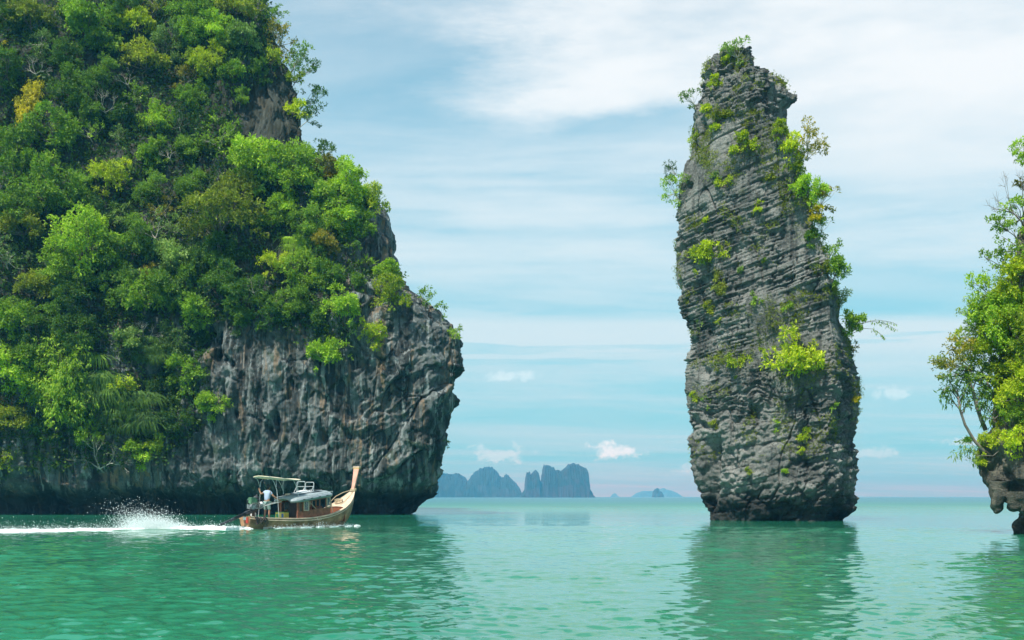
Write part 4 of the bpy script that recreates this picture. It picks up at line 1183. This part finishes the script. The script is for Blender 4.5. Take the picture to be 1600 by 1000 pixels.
def hull():
    mb = MB(); n = len(sx_)
    for side in (-1, 1):
        for off, rev in ((0.0, False), (.06, True)):
            P_ = [[(sx_[i], side * y, z) for y, z in hull_pts(i, off)] for i in range(n)]
            # each strake sits a touch proud of the one below
            for r in range(9):
                vs = []; 
                for i in range(n):
                    a = Vector(P_[i][r]); b = Vector(P_[i][r + 1]); d = Vector((0, side * (.012 if not rev else 0), 0))
                    vs += [a + d, b]
                fs = [(2 * i, 2 * i + 1, 2 * i + 3, 2 * i + 2) for i in range(n - 1)]
                mb.add(vs, fs)
    # transom
    t0 = hull_pts(0); vs = [(-4.3, y, z) for y, z in t0] + [(-4.3, -y, z) for y, z in t0[::-1]]
    mb.add(vs, [tuple(range(len(vs)))]); vs2 = [(-4.22, y, z) for _, y, z in vs]; mb.add(vs2, [tuple(range(len(vs)))])
    return mb.build('hull', HULLW, boat)
hull_o = hull()
for side in (-1, 1):
    pts = [(sx_[i], side * (hb[i] - .02), shh[i] + .02) for i in range(0, 64, 2)]
    mb = MB(); vs = []; fs = []
    for i in range(64):
        y = hb[i]; z = shh[i]
        vs += [(sx_[i], side * (y + .035), z - .03), (sx_[i], side * (y + .035), z + .025), (sx_[i], side * max(y - .13, 0), z + .035), (sx_[i], side * max(y - .13, 0), z - .02)]
    for i in range(63):
        for k in range(4): fs.append((4 * i + k, 4 * i + (k + 1) % 4, 4 * i + 4 + (k + 1) % 4, 4 * i + 4 + k))
    mb.add(vs, fs); mb.build('gunwale', WOODP, boat)
    mb = MB(); mb.tube([(sx_[i], side * (hb[i] + .01), shh[i] - .11) for i in range(0, 62, 2)], .028, 5); mb.build('rub_rail', WOODP, boat)
def deck(x0, x1, zf, mat, name, inset=.06, n=14, cam_=0.0):
    mb = MB(); vs = []
    for x in np.linspace(x0, x1, n):
        b = np.interp(x, sx_, hb) - inset; z = zf(x)
        for y in (-1, -.5, 0, .5, 1): vs.append((x, y * b, z + cam_ * (1 - y * y)))
    fs = [(5 * i + j, 5 * i + j + 1, 5 * i + j + 6, 5 * i + j + 5) for i in range(n - 1) for j in range(4)]
    mb.add(vs, fs); return mb.build(name, mat, boat)
deck(-4.2, -1.2, lambda x: .46 + .05 * max(0, -x - 3.2), WOODP, 'stern_deck')
deck(-1.2, 2.9, lambda x: .30, WOODP, 'floor', .14)
deck(1.35, 2.75, lambda x: .52, WOODP, 'well_bench', .20)
deck(2.62, 4.05, lambda x: np.interp(x, sx_, shh) + .0, WOODP, 'foredeck', .05, 12, .06)
mb = MB(); b = np.interp(2.62, sx_, hb) - .05; mb.box((2.62, 0, .68), (.04, 2 * b, .78)); mb.build('bow_bulkhead', WOODR, boat)
for x in (1.75, 2.2):
    mb = MB(); b = np.interp(x, sx_, hb) - .10; mb.box((x, 0, .50), (.10, 2 * b, .05)); mb.build('thwart', WOODP, boat)
# prow
mb = MB(); pr = [(3.98, .085, 1.86, .16), (4.10, .10, 2.15, .15), (4.22, .13, 2.55, .14), (4.33, .17, 2.98, .13), (4.42, .215, 3.38, .12)]
vs = []; fs = []
for x, w, z, d in pr: vs += [(x - d / 2, -w, z), (x + d / 2, -w * .7, z), (x + d / 2, w * .7, z), (x - d / 2, w, z)]
for i in range(4):
    for k in range(4): fs.append((4 * i + k, 4 * i + (k + 1) % 4, 4 * i + 4 + (k + 1) % 4, 4 * i + 4 + k))
fs += [(0, 1, 2, 3), (16, 17, 18, 19)]
prow = (mb.add(vs, fs), mb.build('prow', PINKW, boat))[1]
mb = MB(); mb.box((4.425, 0, 3.42), (.17, .47, .07)); mb.build('prow_cap', WOODP, prow)
mb = MB(); mb.box((4.41, 0, 3.345), (.145, .44, .035)); mb.build('gilt_band', GOLD, prow)
mb = MB()
for k, (z, rr) in enumerate(((2.02, .17), (2.07, .165), (2.12, .16))):
    mb.tube([(4.06 + rr * math.cos(a) + .03 * k, rr * math.sin(a), z + .02 * math.sin(3 * a)) for a in np.linspace(0, 6.283, 17)], .032, 5)
mb.build('rope_coil', ROPE, prow)
mb = MB()
mb.tube([(4.02, .16, 2.05), (3.6, .36, 1.92), (3.2, .55, 1.70), (2.8, .70, 1.30)], .022, 5)
mb.tube([(4.02, -.14, 2.05), (3.75, -.10, 1.80), (3.2, -.20, 1.48), (2.7, -.15, 1.13), (2.58, -.3, .75), (2.5, -.45, .36)], .016, 5)
mb.build('mooring_line', ROPE, boat)
mb = MB()
for k in range(5): mb.tube([(3.05 + .20 * math.cos(a + k) , .18 + .24 * math.sin(a + k) , 1.37 + .03 * k + .07 * math.cos(a)) for a in np.linspace(0, 6.28, 13)], .025, 5)
mb.build('rope_heap', ROPE, boat)
# cabin
CX0, CX1, CW = -1.14, 1.40, .70
def zr(x): return 1.42 + .125 * (x - CX0)       # eaves height follows the sheer
def zb(x): return .56 + .10 * (x - CX0)
for side in (-1, 1):
    mb = MB(); n = 8; vs = []; fs = []
    for x in np.linspace(CX0, CX1, n):
        vs += [(x, side * CW, zb(x) - .16), (x, side * (CW + .03), zb(x) - .16), (x, side * (CW + .03), zb(x) + .30), (x, side * CW, zb(x) + .30)]
    for i in range(n - 1):
        for k in range(4): fs.append((4 * i + k, 4 * i + (k + 1) % 4, 4 * i + 4 + (k + 1) % 4, 4 * i + 4 + k))
    fs += [(0, 1, 2, 3), (4 * n - 4, 4 * n - 3, 4 * n - 2, 4 * n - 1)]
    mb.add(vs, fs); mb.build('cabin_side', WOODR, boat)
    xs = [CX0 + .04, CX0 + .36, CX0 + .82, CX0 + 1.36, CX0 + 1.66, CX0 + 2.16, CX1 - .03]
    for x in xs:
        mb = MB(); mb.box((x, side * (CW + .035), (zb(x) + .28 + zr(x)) / 2), (.055, .05, zr(x) - zb(x) - .24)); mb.build('window_post', WOODR, boat)
    mb = MB(); mb.tube([(x, side * (CW + .02), zr(x) - .06) for x in (CX0, 0, CX1)], .05, 4); mb.build('top_rail', WOODR, boat)
    mb = MB(); x = CX0 + .20; mb.box((x, side * (CW + .01), (zb(x) + zr(x)) / 2 + .12), (.28, .02, zr(x) - zb(x) - .32)); mb.build('side_panel', WOODD, boat)
    for xa, xb in ((xs[1], xs[2]), (xs[2] + .62, xs[3] + .26), (xs[5], xs[6])):
        mid_ = (xa + xb) / 2; hh = zr(mid_) - zb(mid_) - .38
        if xa == xs[1] or xa == xs[5]:
            mb = MB(); zc_ = zb(mid_) + .32 + hh / 2; w_ = xb - xa - .10
            for dx, dz, sw, shh_ in ((0, hh / 2, w_, .05), (0, -hh / 2, w_, .05), (-w_ / 2, 0, .05, hh), (w_ / 2, 0, .05, hh)): mb.box((mid_ + dx, side * (CW + .062), zc_ + dz), (sw, .03, shh_))
            fo = mb.build('window', WOODP, boat)
            mb = MB(); mb.box((mid_, side * (CW + .058), zc_), (w_ - .06, .008, hh - .06)); mb.build('pane', GLASS, fo)
    mb = MB(); mb.tube([(xs[2] + .05, side * (CW + .03), zr(xs[2]) - .12), (xs[3] - .02, side * (CW + .03), zb(xs[3]) + .34)], .02, 4); mb.build('brace', WOODP, boat)
    mb = MB(); mb.tube([(CX1 - .01, side * CW, zr(CX1) - .08), (CX1 + .16, side * (CW + .04), zb(CX1) + .02)], .03, 4); mb.build('brace', WOODP, boat)
mb = MB(); mb.box((CX0 + .01, -.33, .97), (.03, .72, .90)); mb.build('curtain', CURT, boat)
mb = MB(); mb.box((CX0 + .01, .62, .97), (.04, .16, .90)); mb.build('aft_panel', WOODR, boat)
for y in (-.70, .70):
    mb = MB(); mb.box((CX0 - .02, y, .95), (.06, .06, .98)); mb.build('corner_post', WOODR, boat)
mb = MB(); mb.box((CX1, .28, zb(CX1) + .1), (.03, .70, .50)); mb.build('fore_panel', WOODR, boat)
# roof: cambered slab with rounded corners
def roof():
    mb = MB(); nx, ny = 26, 15; x0, x1, w = CX0 - .42, CX1 + .22, CW + .24; top = []; bot = []
    for i in range(nx):
        u = i / (nx - 1); x = x0 + (x1 - x0) * u
        e = 1 - .34 * max(0, (abs(2 * u - 1) - .72) / .28) ** 2.2
        for j in range(ny):
            v = 2 * j / (ny - 1) - 1; y = w * e * v; z = zr(x) + .05 + .22 * (1 - abs(v) ** 2.0) * (.75 + .25 * (1 - (2 * u - 1) ** 2))
            top.append((x, y, z + .06)); bot.append((x, y * .97, z - .035 - .045 * (abs(v) > .99)))
    k = nx * ny
    fs = [(i * ny + j, i * ny + j + 1, (i + 1) * ny + j + 1, (i + 1) * ny + j) for i in range(nx - 1) for j in range(ny - 1)]
    fb = [tuple(a + k for a in f) for f in fs]
    rim = [i * ny for i in range(nx)] + [(nx - 1) * ny + j for j in range(1, ny)] + [i * ny + ny - 1 for i in range(nx - 2, -1, -1)] + list(range(ny - 2, 0, -1))
    fr_ = [(rim[a], rim[(a + 1) % len(rim)], rim[(a + 1) % len(rim)] + k, rim[a] + k) for a in range(len(rim))]
    mb.add(top + bot, fs + fb + fr_); return mb.build('roof', ROOFM, boat, True)
roof_o = roof()
def rz(x, y): return zr(x) + .13 + .22 * (1 - (abs(y) / (CW + .24)) ** 2)
def pad(x, y, sx, sy, mat, name, h=.05):
    mb = MB(); mb.box((x, y, rz(x, y) + h / 2), (sx, sy, h), Matrix.Rotation(-.125, 3, 'Y')); o = mb.build(name, mat, roof_o); bm = bmesh.new(); bm.from_mesh(o.data); bmesh.ops.bevel(bm, geom=bm.edges[:], offset=.018, segments=1, affect='EDGES'); bm.to_mesh(o.data); bm.free(); return o
pad(-.30, .12, 1.1, .9, ROOFT, 'roof_sheet', .02); pad(.70, .05, .8, .9, ROOFT, 'roof_sheet', .02)
pad(-.85, .34, .65, .42, BLACK, 'roof_hatch', .06); pad(.78, -.18, .60, .34, BLACK, 'roof_hatch', .06)
pad(-.05, .05, .55, .36, WHITE, 'white_box', .12); pad(.35, .30, .30, .3, WHITE, 'white_box', .09); pad(-1.15, .05, .25, .2, WOODP, 'wood_block', .08)
for side in (-1, 1):
    mb = MB(); e = (CW + .14)
    mb.tube([(x, side * e, rz(x, e) + .07) for x in np.linspace(CX0 - .2, CX1 + .05, 9)], .018, 5)
    for x in np.linspace(CX0 - .2, CX1 + .05, 8): mb.tube([(x, side * e, rz(x, e) - .02), (x, side * e, rz(x, e) + .07)], .015, 4, False)
    mb.build('roof_rail', PIPE, roof_o)
    for x in (-.9, -.3, .3, .9):
        mb = MB(); mb.box((x, side * (CW + .255), zr(x) + .085), (.16, .03, .035), Matrix.Rotation(-.125, 3, 'Y')); mb.build('rub_block', BLACK, roof_o)
def hoop(x, y, w, h, d):
    mb = MB(); z = rz(x, y); r_ = .022
    mb.tube([(x, y - w / 2, z), (x + .03, y - w / 2, z + h - .06), (x + .04, y - w / 2 + .06, z + h), (x + .04, y + w / 2 - .06, z + h), (x + .03, y + w / 2, z + h - .06), (x, y + w / 2, z)], r_, 6)
    mb.tube([(x - d, y - w / 2, z - .05), (x, y - w / 2, z + h * .55)], r_ * .8, 5); mb.tube([(x - d, y + w / 2, z - .05), (x, y + w / 2, z + h * .55)], r_ * .8, 5)
    mb.tube([(x + .02, y - w / 2, z + h * .55), (x + .02, y + w / 2, z + h * .55)], r_ * .8, 5)
    return mb.build('metal_frame', PIPE, roof_o)
hoop(.10, .30, .62, .62, .25); hoop(.42, -.05, .62, .52, .22)
# awning on bent pipes over the helmsman
def awn():
    mb = MB(); vs = []; n, m = 10, 7
    for i in range(n):
        u = i / (n - 1); x = -3.15 + 2.35 * u
        for j in range(m):
            v = 2 * j / (m - 1) - 1; vs.append((x, v * .60, 2.75 - .14 * u + .05 * (1 - v * v) - .03 * math.sin(math.pi * u) + .012 * math.sin(9 * u + 3 * v)))
    k = len(vs); vs += [(x, y, z - .035) for x, y, z in vs]
    fs = [(i * m + j, i * m + j + 1, (i + 1) * m + j + 1, (i + 1) * m + j) for i in range(n - 1) for j in range(m - 1)]
    fs += [tuple(a + k for a in f) for f in fs]
    rim = [i * m for i in range(n)] + [(n - 1) * m + j for j in range(1, m)] + [i * m + m - 1 for i in range(n - 2, -1, -1)] + list(range(m - 2, 0, -1))
    fs += [(rim[a], rim[(a + 1) % len(rim)], rim[(a + 1) % len(rim)] + k, rim[a] + k) for a in range(len(rim))]
    return (mb.add(vs, fs), mb.build('awning', CANV, boat))[1]
aw = awn()
for x in (-3.0, -2.1, -.95):
    mb = MB(); z = 2.70 - .14 * (x + 3.15) / 2.35; mb.tube([(x, -.62, z - .02), (x, -.3, z + .02), (x, .3, z + .02), (x, .62, z - .02)], .016, 5); mb.build('awning_bow', PIPE, aw)
for side in (-1, 1):
    mb = MB(); mb.tube([(-2.95, side * .56, 2.68), (-2.78, side * .58, 2.45), (-2.62, side * .62, 2.05), (-2.60, side * .70, 1.3), (-2.62, side * .78, .55)], .015, 6); mb.build('awning_leg', PIPE, aw)
    mb = MB(); mb.tube([(-1.35, side * .56, 2.60), (-1.15, side * .56, 2.32), (-.98, side * .56, 1.98), (-.95, side * .56, 1.62)], .015, 6); mb.build('awning_leg', PIPE, aw)
    mb = MB(); mb.tube([(-.92, side * .56, 2.58), (-1.02, side * .56, 2.3), (-.97, side * .56, 2.02)], .014, 5); mb.build('awning_strut', PIPE, aw)
    mb = MB(); mb.tube([(-2.45, side * .56, 2.66), (-2.62, side * .57, 2.5), (-2.64, side * .60, 2.2)], .014, 5); mb.build('awning_strut', PIPE, aw)
# engine on its pivot with the long shaft
EX = Vector((-3.75, -.02, 1.10)); eng = link('engine', None, None, boat)
bpy.data.objects.remove(eng)
mb = MB(); mb.box((-3.78, 0, 1.42), (.46, .36, .30)); mb.box((-3.78, 0, 1.60), (.36, .28, .10)); eng = mb.build('engine', ENGG, boat)
bm = bmesh.new(); bm.from_mesh(eng.data); bmesh.ops.bevel(bm, geom=bm.edges[:], offset=.03, segments=2, affect='EDGES'); bm.to_mesh(eng.data); bm.free()
mb = MB(); mb.box((-3.62, 0, 1.16), (.75, .34, .24)); mb.box((-3.25, .05, 1.28), (.28, .26, .30)); mb.tube([(-4.0, -.2, 1.15), (-4.0, -.32, 1.15)], .15, 12); mb.tube([(-3.4, -.2, 1.18), (-3.4, -.30, 1.18)], .12, 12)
for i in range(6): mb.tube([(-3.9 + .12 * i, -.14, 1.26), (-3.9 + .12 * i, -.2, 1.36)], .03, 6)
mb.build('engine_block', IRON, eng)
mb = MB(); mb.tube([(-3.45, .1, 1.4), (-3.4, .12, 1.7), (-3.3, .14, 1.78)], .045, 7); mb.build('air_intake', STEEL, eng); mb = MB(); mb.tube([(-4.05, -.05, 1.3), (-4.2, -.1, 1.35), (-4.22, -.14, 1.52)], .04, 7); mb.build('exhaust_pipe', STEEL, eng); mb = MB(); mb.tube([(-3.55, -.1, 1.5), (-3.3, -.16, 1.52), (-3.15, -.18, 1.34)], .03, 6); mb.build('hose', BLACK, eng)
mb = MB(); mb.ball((-3.30, -.16, 1.30), (.13, .11, .12), 12, 8); mb.build('air_filter', WHITE, eng)
mb = MB(); mb.ball((-3.42, .10, 1.58), (.17, .16, .17), 10, 7); mb.build('alternator', STEEL, eng)
a0 = Vector((-3.55, -.02, 1.03)); a1 = Vector((-6.72, -.10, .02))
mb = MB(); mb.tube([a0, a0.lerp(a1, .25)], [.13, .12], 8); mb.tube([a0.lerp(a1, .22), a0.lerp(a1, .76)], [.085, .080], 8); mb.tube([a0.lerp(a1, .76), a1], [.045, .04], 8); mb.build('drive_shaft', STEEL, eng)
mb = MB(); mb.tube([a0.lerp(a1, .02) + Vector((0, -.10, .08)), a0.lerp(a1, .5) + Vector((0, -.06, .09))], .025, 5); mb.build('water_hose', BLACK, eng)
mb = MB()
for k in range(3):
    t_ = k * 2.094; d = Vector((0, math.cos(t_), math.sin(t_))); mb.box(a1 + d * .10 + Vector((-.02, 0, 0)), (.03, .12, .14), Matrix.Rotation(t_, 3, 'X'))
mb.build('propeller', IRON, eng)
mb = MB(); mb.tube([(-3.35, -.10, 1.12), (-2.7, -.30, 1.30), (-2.1, -.45, 1.42)], .026, 6); mb.tube([(-3.35, .08, 1.12), (-2.7, -.02, 1.33), (-2.25, -.15, 1.40)], .022, 6); mb.tube([(-2.7, -.30, 1.30), (-2.7, -.02, 1.33)], .02, 5); mb.build('tiller', PIPE, eng)
mb = MB(); mb.tube([(-3.7, 0, .45), (-3.7, 0, 1.05)], [.09, .07], 8); mb.box((-3.7, 0, .55), (.3, .5, .12)); mb.build('pivot_post', WOODD, boat)
mb = MB(); mb.tube([(-3.95, -.58, .50), (-3.95, -.60, .25)], .05, 6); mb.box((-4.33, -.20, .45), (.05, .16, .30)); mb.build('red_fender', RED, boat)
mb = MB(); mb.box((-4.335, -.05, .55), (.05, .20, .16)); mb.build('white_fender', WHITE, boat)
# net heap and hanging cloth at the stern
r_ = np.random.default_rng(12); mb = MB()
for i in range(46):
    x = r_.uniform(-4.15, -3.45); y = -.50 - .17 * (x + 4.15) - .10 * r_.random(); z = .62 - .1 * r_.random()
    mb.tube([(x, y, z + .03), (x + r_.normal() * .06, y - .08 - (x > -3.7) * .03, z - .05), (x + r_.normal() * .1, y - .09, z - .14 - .22 * r_.random())], .014, 3, False)
mb.build('net_fringe', BLACK, boat)
mb = MB()
for i in range(14): mb.box((r_.uniform(-3.1, -1.4), r_.uniform(-.62, -.2), .50 + .02 * r_.random()), (r_.uniform(.08, .3), r_.uniform(.05, .14), .06), Matrix.Rotation(r_.random() * 3, 3, 'Z'))
mb.build('deck_clutter', WOODP, boat)
# cargo: things of their own
def bworld(v): return BM @ Vector(v)
cr = empty('cargo_crate', bworld((-1.42, .20, .47))); cr.rotation_euler = (0, 0, BH); tag(cr, 'yellow and green crate standing at the aft opening of the boat cabin', 'crate')
mb = MB(); mb.box((0, 0, .17), (.34, .62, .34)); mb.build('box', YEL, cr)
mb = MB(); mb.box((-.175, .16, .17), (.012, .18, .18)); mb.build('panel', GRN, cr); mb = MB(); mb.box((-.175, -.20, .18), (.012, .14, .2)); mb.build('panel', BLU, cr)
mb = MB(); mb.box((0, 0, .355), (.36, .64, .03)); mb.build('lid', GRN, cr)
cn = empty('fuel_can', bworld((-3.35, .38, .47))); tag(cn, 'pale fuel can on the stern deck behind the engine', 'can')
mb = MB(); mb.box((0, 0, .17), (.22, .30, .34)); mb.build('body', WHITE, cn); mb = MB(); mb.tube([(0, .08, .34), (0, .08, .39)], .03, 6); mb.build('cap', RED, cn)
mb = MB(); mb.tube([(.0, -.12, .34), (0, -.08, .38), (0, .0, .38), (0, .03, .34)], .015, 5); mb.build('handle', WHITE, cn)

# ------------------------------------------------------------------ the helmsman
def skin_body(name, joints, edges, mat, parent, root=0, levels=2):
    me = bpy.data.meshes.new(name); me.from_pydata([j[0] for j in joints], edges, []); me.update()
    o = link(name, me, mat, parent)
    sk = o.modifiers.new('skin', 'SKIN'); sk.use_smooth_shade = True
    for i, j in enumerate(joints):
        v = me.skin_vertices[0].data[i]; r = j[1]; v.radius = r if isinstance(r, tuple) else (r, r); v.use_root = (i == root)
    sb = o.modifiers.new('sub', 'SUBSURF'); sb.levels = levels; sb.render_levels = levels
    return o
def freeze(o):
    dg = bpy.context.evaluated_depsgraph_get(); ev = o.evaluated_get(dg); me = bpy.data.meshes.new_from_object(ev); o.modifiers.clear(); o.data = me
    me.polygons.foreach_set('use_smooth', [True] * len(me.polygons))
man = empty('person', bworld((-2.72, .02, .47))); man.rotation_euler = (0, 0, BH)
tag(man, 'man in pale blue shirt steering at the stern of the boat', 'person')
J = [((0, 0, .92), (.15, .115)), ((.02, 0, 1.12), (.13, .10)), ((.07, 0, 1.34), (.155, .105)), ((.10, 0, 1.46), (.075, .07)), ((.125, 0, 1.54), (.052, .052)),
     ((.06, .17, 1.40), .062), ((-.02, .40, 1.28), .048), ((-.03, .50, 1.48), .038), ((-.03, .52, 1.53), .028),          # left arm, hand raised
     ((.06, -.17, 1.38), .062), ((.16, -.33, 1.16), .048), ((.44, -.42, .99), .038), ((.50, -.44, .965), .028),          # right arm down to the tiller
     ((0, .10, .86), .095), ((.03, .13, .48), .060), ((-.03, .14, .08), .042), ((.10, .155, .035), .036),
     ((0, -.10, .86), .095), ((.05, -.13, .48), .060), ((.0, -.14, .08), .042), ((.13, -.155, .035), .036)]
E = [(0, 1), (1, 2), (2, 3), (3, 4), (2, 5), (5, 6), (6, 7), (7, 8), (2, 9), (9, 10), (10, 11), (11, 12), (0, 13), (13, 14), (14, 15), (15, 16), (0, 17), (17, 18), (18, 19), (19, 20)]
# fingers: each a short chain rooted in the palm
def fingers(base, hand, dirv, sidev, curl):
    b = Vector(base); d = Vector(dirv).normalized(); s = Vector(sidev).normalized(); c = Vector(curl).normalized()
    for i, (o_, L) in enumerate(((-.030, .070), (-.010, .080), (.010, .076), (.028, .060))):
        p0 = b + s * o_ + d * .03; p1 = p0 + d * L * .5 + c * .008; p2 = p0 + d * L * .8 + c * L * .45
        k = len(J); J.extend([(tuple(p0), .011), (tuple(p1), .010), (tuple(p2), .009)]); E.extend([(hand, k), (k, k + 1), (k + 1, k + 2)])
    p0 = b - s * .035 - d * .01; p1 = p0 - s * .025 + d * .03; p2 = p1 + d * .025 + c * .02
    k = len(J); J.extend([(tuple(p0), .013), (tuple(p1), .011), (tuple(p2), .010)]); E.extend([(hand, k), (k, k + 1), (k + 1, k + 2)])
fingers(J[8][0], 8, (.1, .1, 1), (1, 0, 0), (.3, -.4, 0)); fingers(J[12][0], 12, (1, -.2, -.35), (.1, 1, 0), (-.3, 0, -1))
body = skin_body('body', J, E, SKIN, man, 0, 1); freeze(body)
mb = MB(); mb.ball((.135, 0, 1.645), (.098, .076, .118), 16, 12); mb.ball((.232, 0, 1.635), (.020, .014, .022), 6, 5); mb.ball((.14, .078, 1.64), (.020, .010, .030), 6, 5); mb.ball((.14, -.078, 1.64), (.020, .010, .030), 6, 5); hd = mb.build('head', SKIN, man, True)
mb = MB(); mb.ball((.118, 0, 1.680), (.105, .086, .105), 16, 10); mb.ball((.085, 0, 1.63), (.075, .078, .095), 12, 8); mb.build('hair', HAIR, hd, True)
mb = MB()
for s_ in (-1, 1): mb.ball((.222, .030 * s_, 1.655), (.010, .013, .007), 6, 4)
mb.build('eyes', HAIR, hd); mb = MB(); mb.box((.226, 0, 1.588), (.012, .045, .010)); mb.build('mouth', RED, hd)
SJ = [((0, 0, .90), (.165, .128)), ((.02, 0, 1.12), (.155, .125)), ((.07, 0, 1.35), (.175, .125)), ((.10, 0, 1.46), (.085, .08)), ((.06, .17, 1.40), .080), ((.03, .30, 1.335), .072), ((.06, -.17, 1.38), .080), ((.11, -.26, 1.26), .070)]
sh = skin_body('shirt', SJ, [(0, 1), (1, 2), (2, 3), (2, 4), (4, 5), (2, 6), (6, 7)], SHIRT, man); freeze(sh)
TJ = [((0, 0, .93), (.165, .125)), ((0, .10, .84), .112), ((.02, .125, .60), .092), ((.03, .13, .46), .086), ((0, -.10, .84), .112), ((.035, -.125, .60), .092), ((.045, -.13, .46), .086)]
tr = skin_body('shorts', TJ, [(0, 1), (1, 2), (2, 3), (0, 4), (4, 5), (5, 6)], SHORT, man); freeze(tr)

# ------------------------------------------------------------------ wake, foam and spray
def foam_mat():
    m, t, b = base_mat('foam'); g = t.new('ShaderNodeNewGeometry').outputs['Position']
    n = t.noise(t.map(g, (1, 1.6, 1)), 5.0, 6, .7); 
    t.put(b.inputs['Base Color'], t.mix(t.ss(n, .35, .6), (.62, .76, .74), (.86, .90, .90))); b.inputs['Roughness'].default_value = .7
    bump(t, b, t.noise(g, 18, 5, .7), .8, .05); return m
FOAM = foam_mat()
shaft_w = bworld(a1)
def wake():
    # a ridge of broken water with lacy edges, from the stern to beyond the left edge
    path = [bworld((-4.1, .1, 0)), shaft_w + Vector((.8, .1, 0)), shaft_w, Vector((-17.3, 53.9, 0)), Vector((-20.5, 52.7, 0)), Vector((-23.6, 51.7, 0)), Vector((-28.5, 50.6, 0))]
    path = [(p.x, p.y) for p in path]; xs = np.array([p[0] for p in path]); L = np.r_[0, np.cumsum(np.hypot(np.diff(xs), np.diff([p[1] for p in path])))]
    u = np.linspace(0, L[-1], 620); cx = np.interp(u, L, xs); cy = np.interp(u, L, [p[1] for p in path])
    r = np.random.default_rng(8); V = []; 
    n = 46; v = np.linspace(-1, 1, n); U, Vv = np.meshgrid(u, v, indexing='ij')
    wid = np.interp(U, [0, 1.5, 3, 8, 20], [.45, .5, .75, 1.0, 1.5]); hgt = np.interp(U, [0, 1.5, 3, 6, 9, 20], [.18, .20, .24, .18, .15, .12])
    X = np.interp(U, u, cx) ; Y = np.interp(U, u, cy) + Vv * wid
    nz = fbm(X * 1.6, Y * 1.6, X * 0, 4); fine = fbm(X * 6, Y * 6, X * 0 + 4, 3)
    Z = hgt * (np.clip(1 - np.abs(Vv) ** 1.5, 0, 1)) * (1 + .5 * nz) + .09 * fine - .045 - .10 * sst(.45, 1, np.abs(Vv)) * (1 + 2 * nz)
    G = np.stack([X, Y, Z], -1)
    o = link('wake_foam', mesh_np('wake_foam', G.reshape(-1, 3), grid_faces(len(u), n, False)[:, ::-1], False), FOAM); tag(o, kind='stuff')
wake()
def drops():
    r = np.random.default_rng(4); n = 20000
    oct_ = np.array([[1,1,1],[-1,-1,1],[-1,1,-1],[1,-1,-1]], float) * .75; of = np.array([[0,2,1],[0,1,3],[0,3,2],[1,2,3]])
    # droplets thrown up and back from the screw: arcs seen at one instant
    t = r.random(n) ** .8; side = r.normal(size=n)
    c0 = Vector((-16.9, 54.2, .1)); k = r.random(n)
    px_ = c0.x + 1.5 * (r.random(n) - .15) + 0
    lift = (r.gamma(1.25, .27, n)) * (1 - .25 * np.abs(side).clip(0, 2))
    spread = r.normal(size=n) * .45 - 1.0 * lift * (.2 + 1.3 * k) - .9 * r.random(n) ** 2
    X = px_ + spread - .3; Y = c0.y + side * .5 + .1 * lift; Z = .12 + lift * (.55 + .45 * r.random(n)) * 1.05
    keep = (Z < 1.75)
    # low mist of droplets along the wake
    m = 5500; xx = r.uniform(-25, -13.5, m); yy = np.interp(xx, [-25, -17.3, -15.0], [51.3, 53.9, 55.3]) + r.normal(size=m) * .45; zz = .06 + r.exponential(.10, m)
    # bow wave and hull splashes
    q = 1300; bx = r.uniform(-3.6, 3.5, q); by = -np.interp(bx, sx_, hb) - .02 - r.exponential(.07, q); bz = .02 + r.exponential(.05, q) * (1 + 2.2 * np.exp(-((bx - .2) / .25) ** 2))
    BW = np.array([tuple(bworld((a, b, c))) for a, b, c in zip(bx, by, bz)])
    P3 = np.vstack([np.stack([X, Y, Z], -1)[keep], np.stack([xx, yy, zz], -1), BW])
    s = (.006 + .014 * r.random(len(P3)) ** 5)[:, None, None]
    V = P3[:, None, :] + oct_[None] * s * np.array([1.0, 1, 1.25])
    F = (np.arange(len(P3))[:, None, None] * 4 + of[None]).reshape(-1, 3)
    o = link('spray', mesh_np('spray', V.reshape(-1, 3), F, False), FOAM); tag(o, kind='stuff')
drops()
def bow_foam():
    r = np.random.default_rng(3); mb_v = []; fs = []
    def patch(cx, cy, rx, ry, h, rot):
        n, m = 26, 10; k0 = sum(len(v) for v in mb_v); th = np.linspace(0, 2 * math.pi, n, endpoint=False); vs = []
        for j in range(m):
            q = (j + 1) / m
            for t in th:
                rr = q * (1 + .35 * math.sin(3 * t + cx) * q + .2 * math.sin(7 * t + cy)); x = rr * rx * math.cos(t); y = rr * ry * math.sin(t)
                X = cx + x * math.cos(rot) - y * math.sin(rot); Y = cy + x * math.sin(rot) + y * math.cos(rot)
                vs.append((X, Y, .5 * h * (1 - q ** 1.5) + .028 * float(r.normal()) - .012 - .05 * (j == m - 1)))
        vs.append((cx, cy, .5 * h)); mb_v.append(vs)
        for j in range(m - 1):
            for i in range(n): fs.append((k0 + j * n + i, k0 + j * n + (i + 1) % n, k0 + (j + 1) * n + (i + 1) % n, k0 + (j + 1) * n + i))
        for i in range(n): fs.append((k0 + m * n, k0 + i, k0 + (i + 1) % n))
    for lx, ly, a, b, h, rr_ in ((3.0, -1.25, .55, .16, .13, .5), (2.4, -1.15, .35, .10, .08, .3), (.2, -1.0, .28, .12, .10, .1), (-.9, -.98, .40, .07, .05, 0), (1.3, -1.05, .35, .06, .05, .1), (-2.4, -.92, .6, .07, .05, 0), (3.4, .9, .5, .15, .1, -.5), (-4.5, -.4, .35, .3, .16, 0), (-4.4, .3, .4, .3, .14, 0)):
        w = bworld((lx, ly, 0)); patch(w.x, w.y, a, b, h, BH + rr_)
    vs = [v for q in mb_v for v in q]; me = bpy.data.meshes.new('bow_foam'); me.from_pydata(vs, [], fs); me.update()
    tag(link('bow_foam', me, FOAM), kind='stuff')
bow_foam()
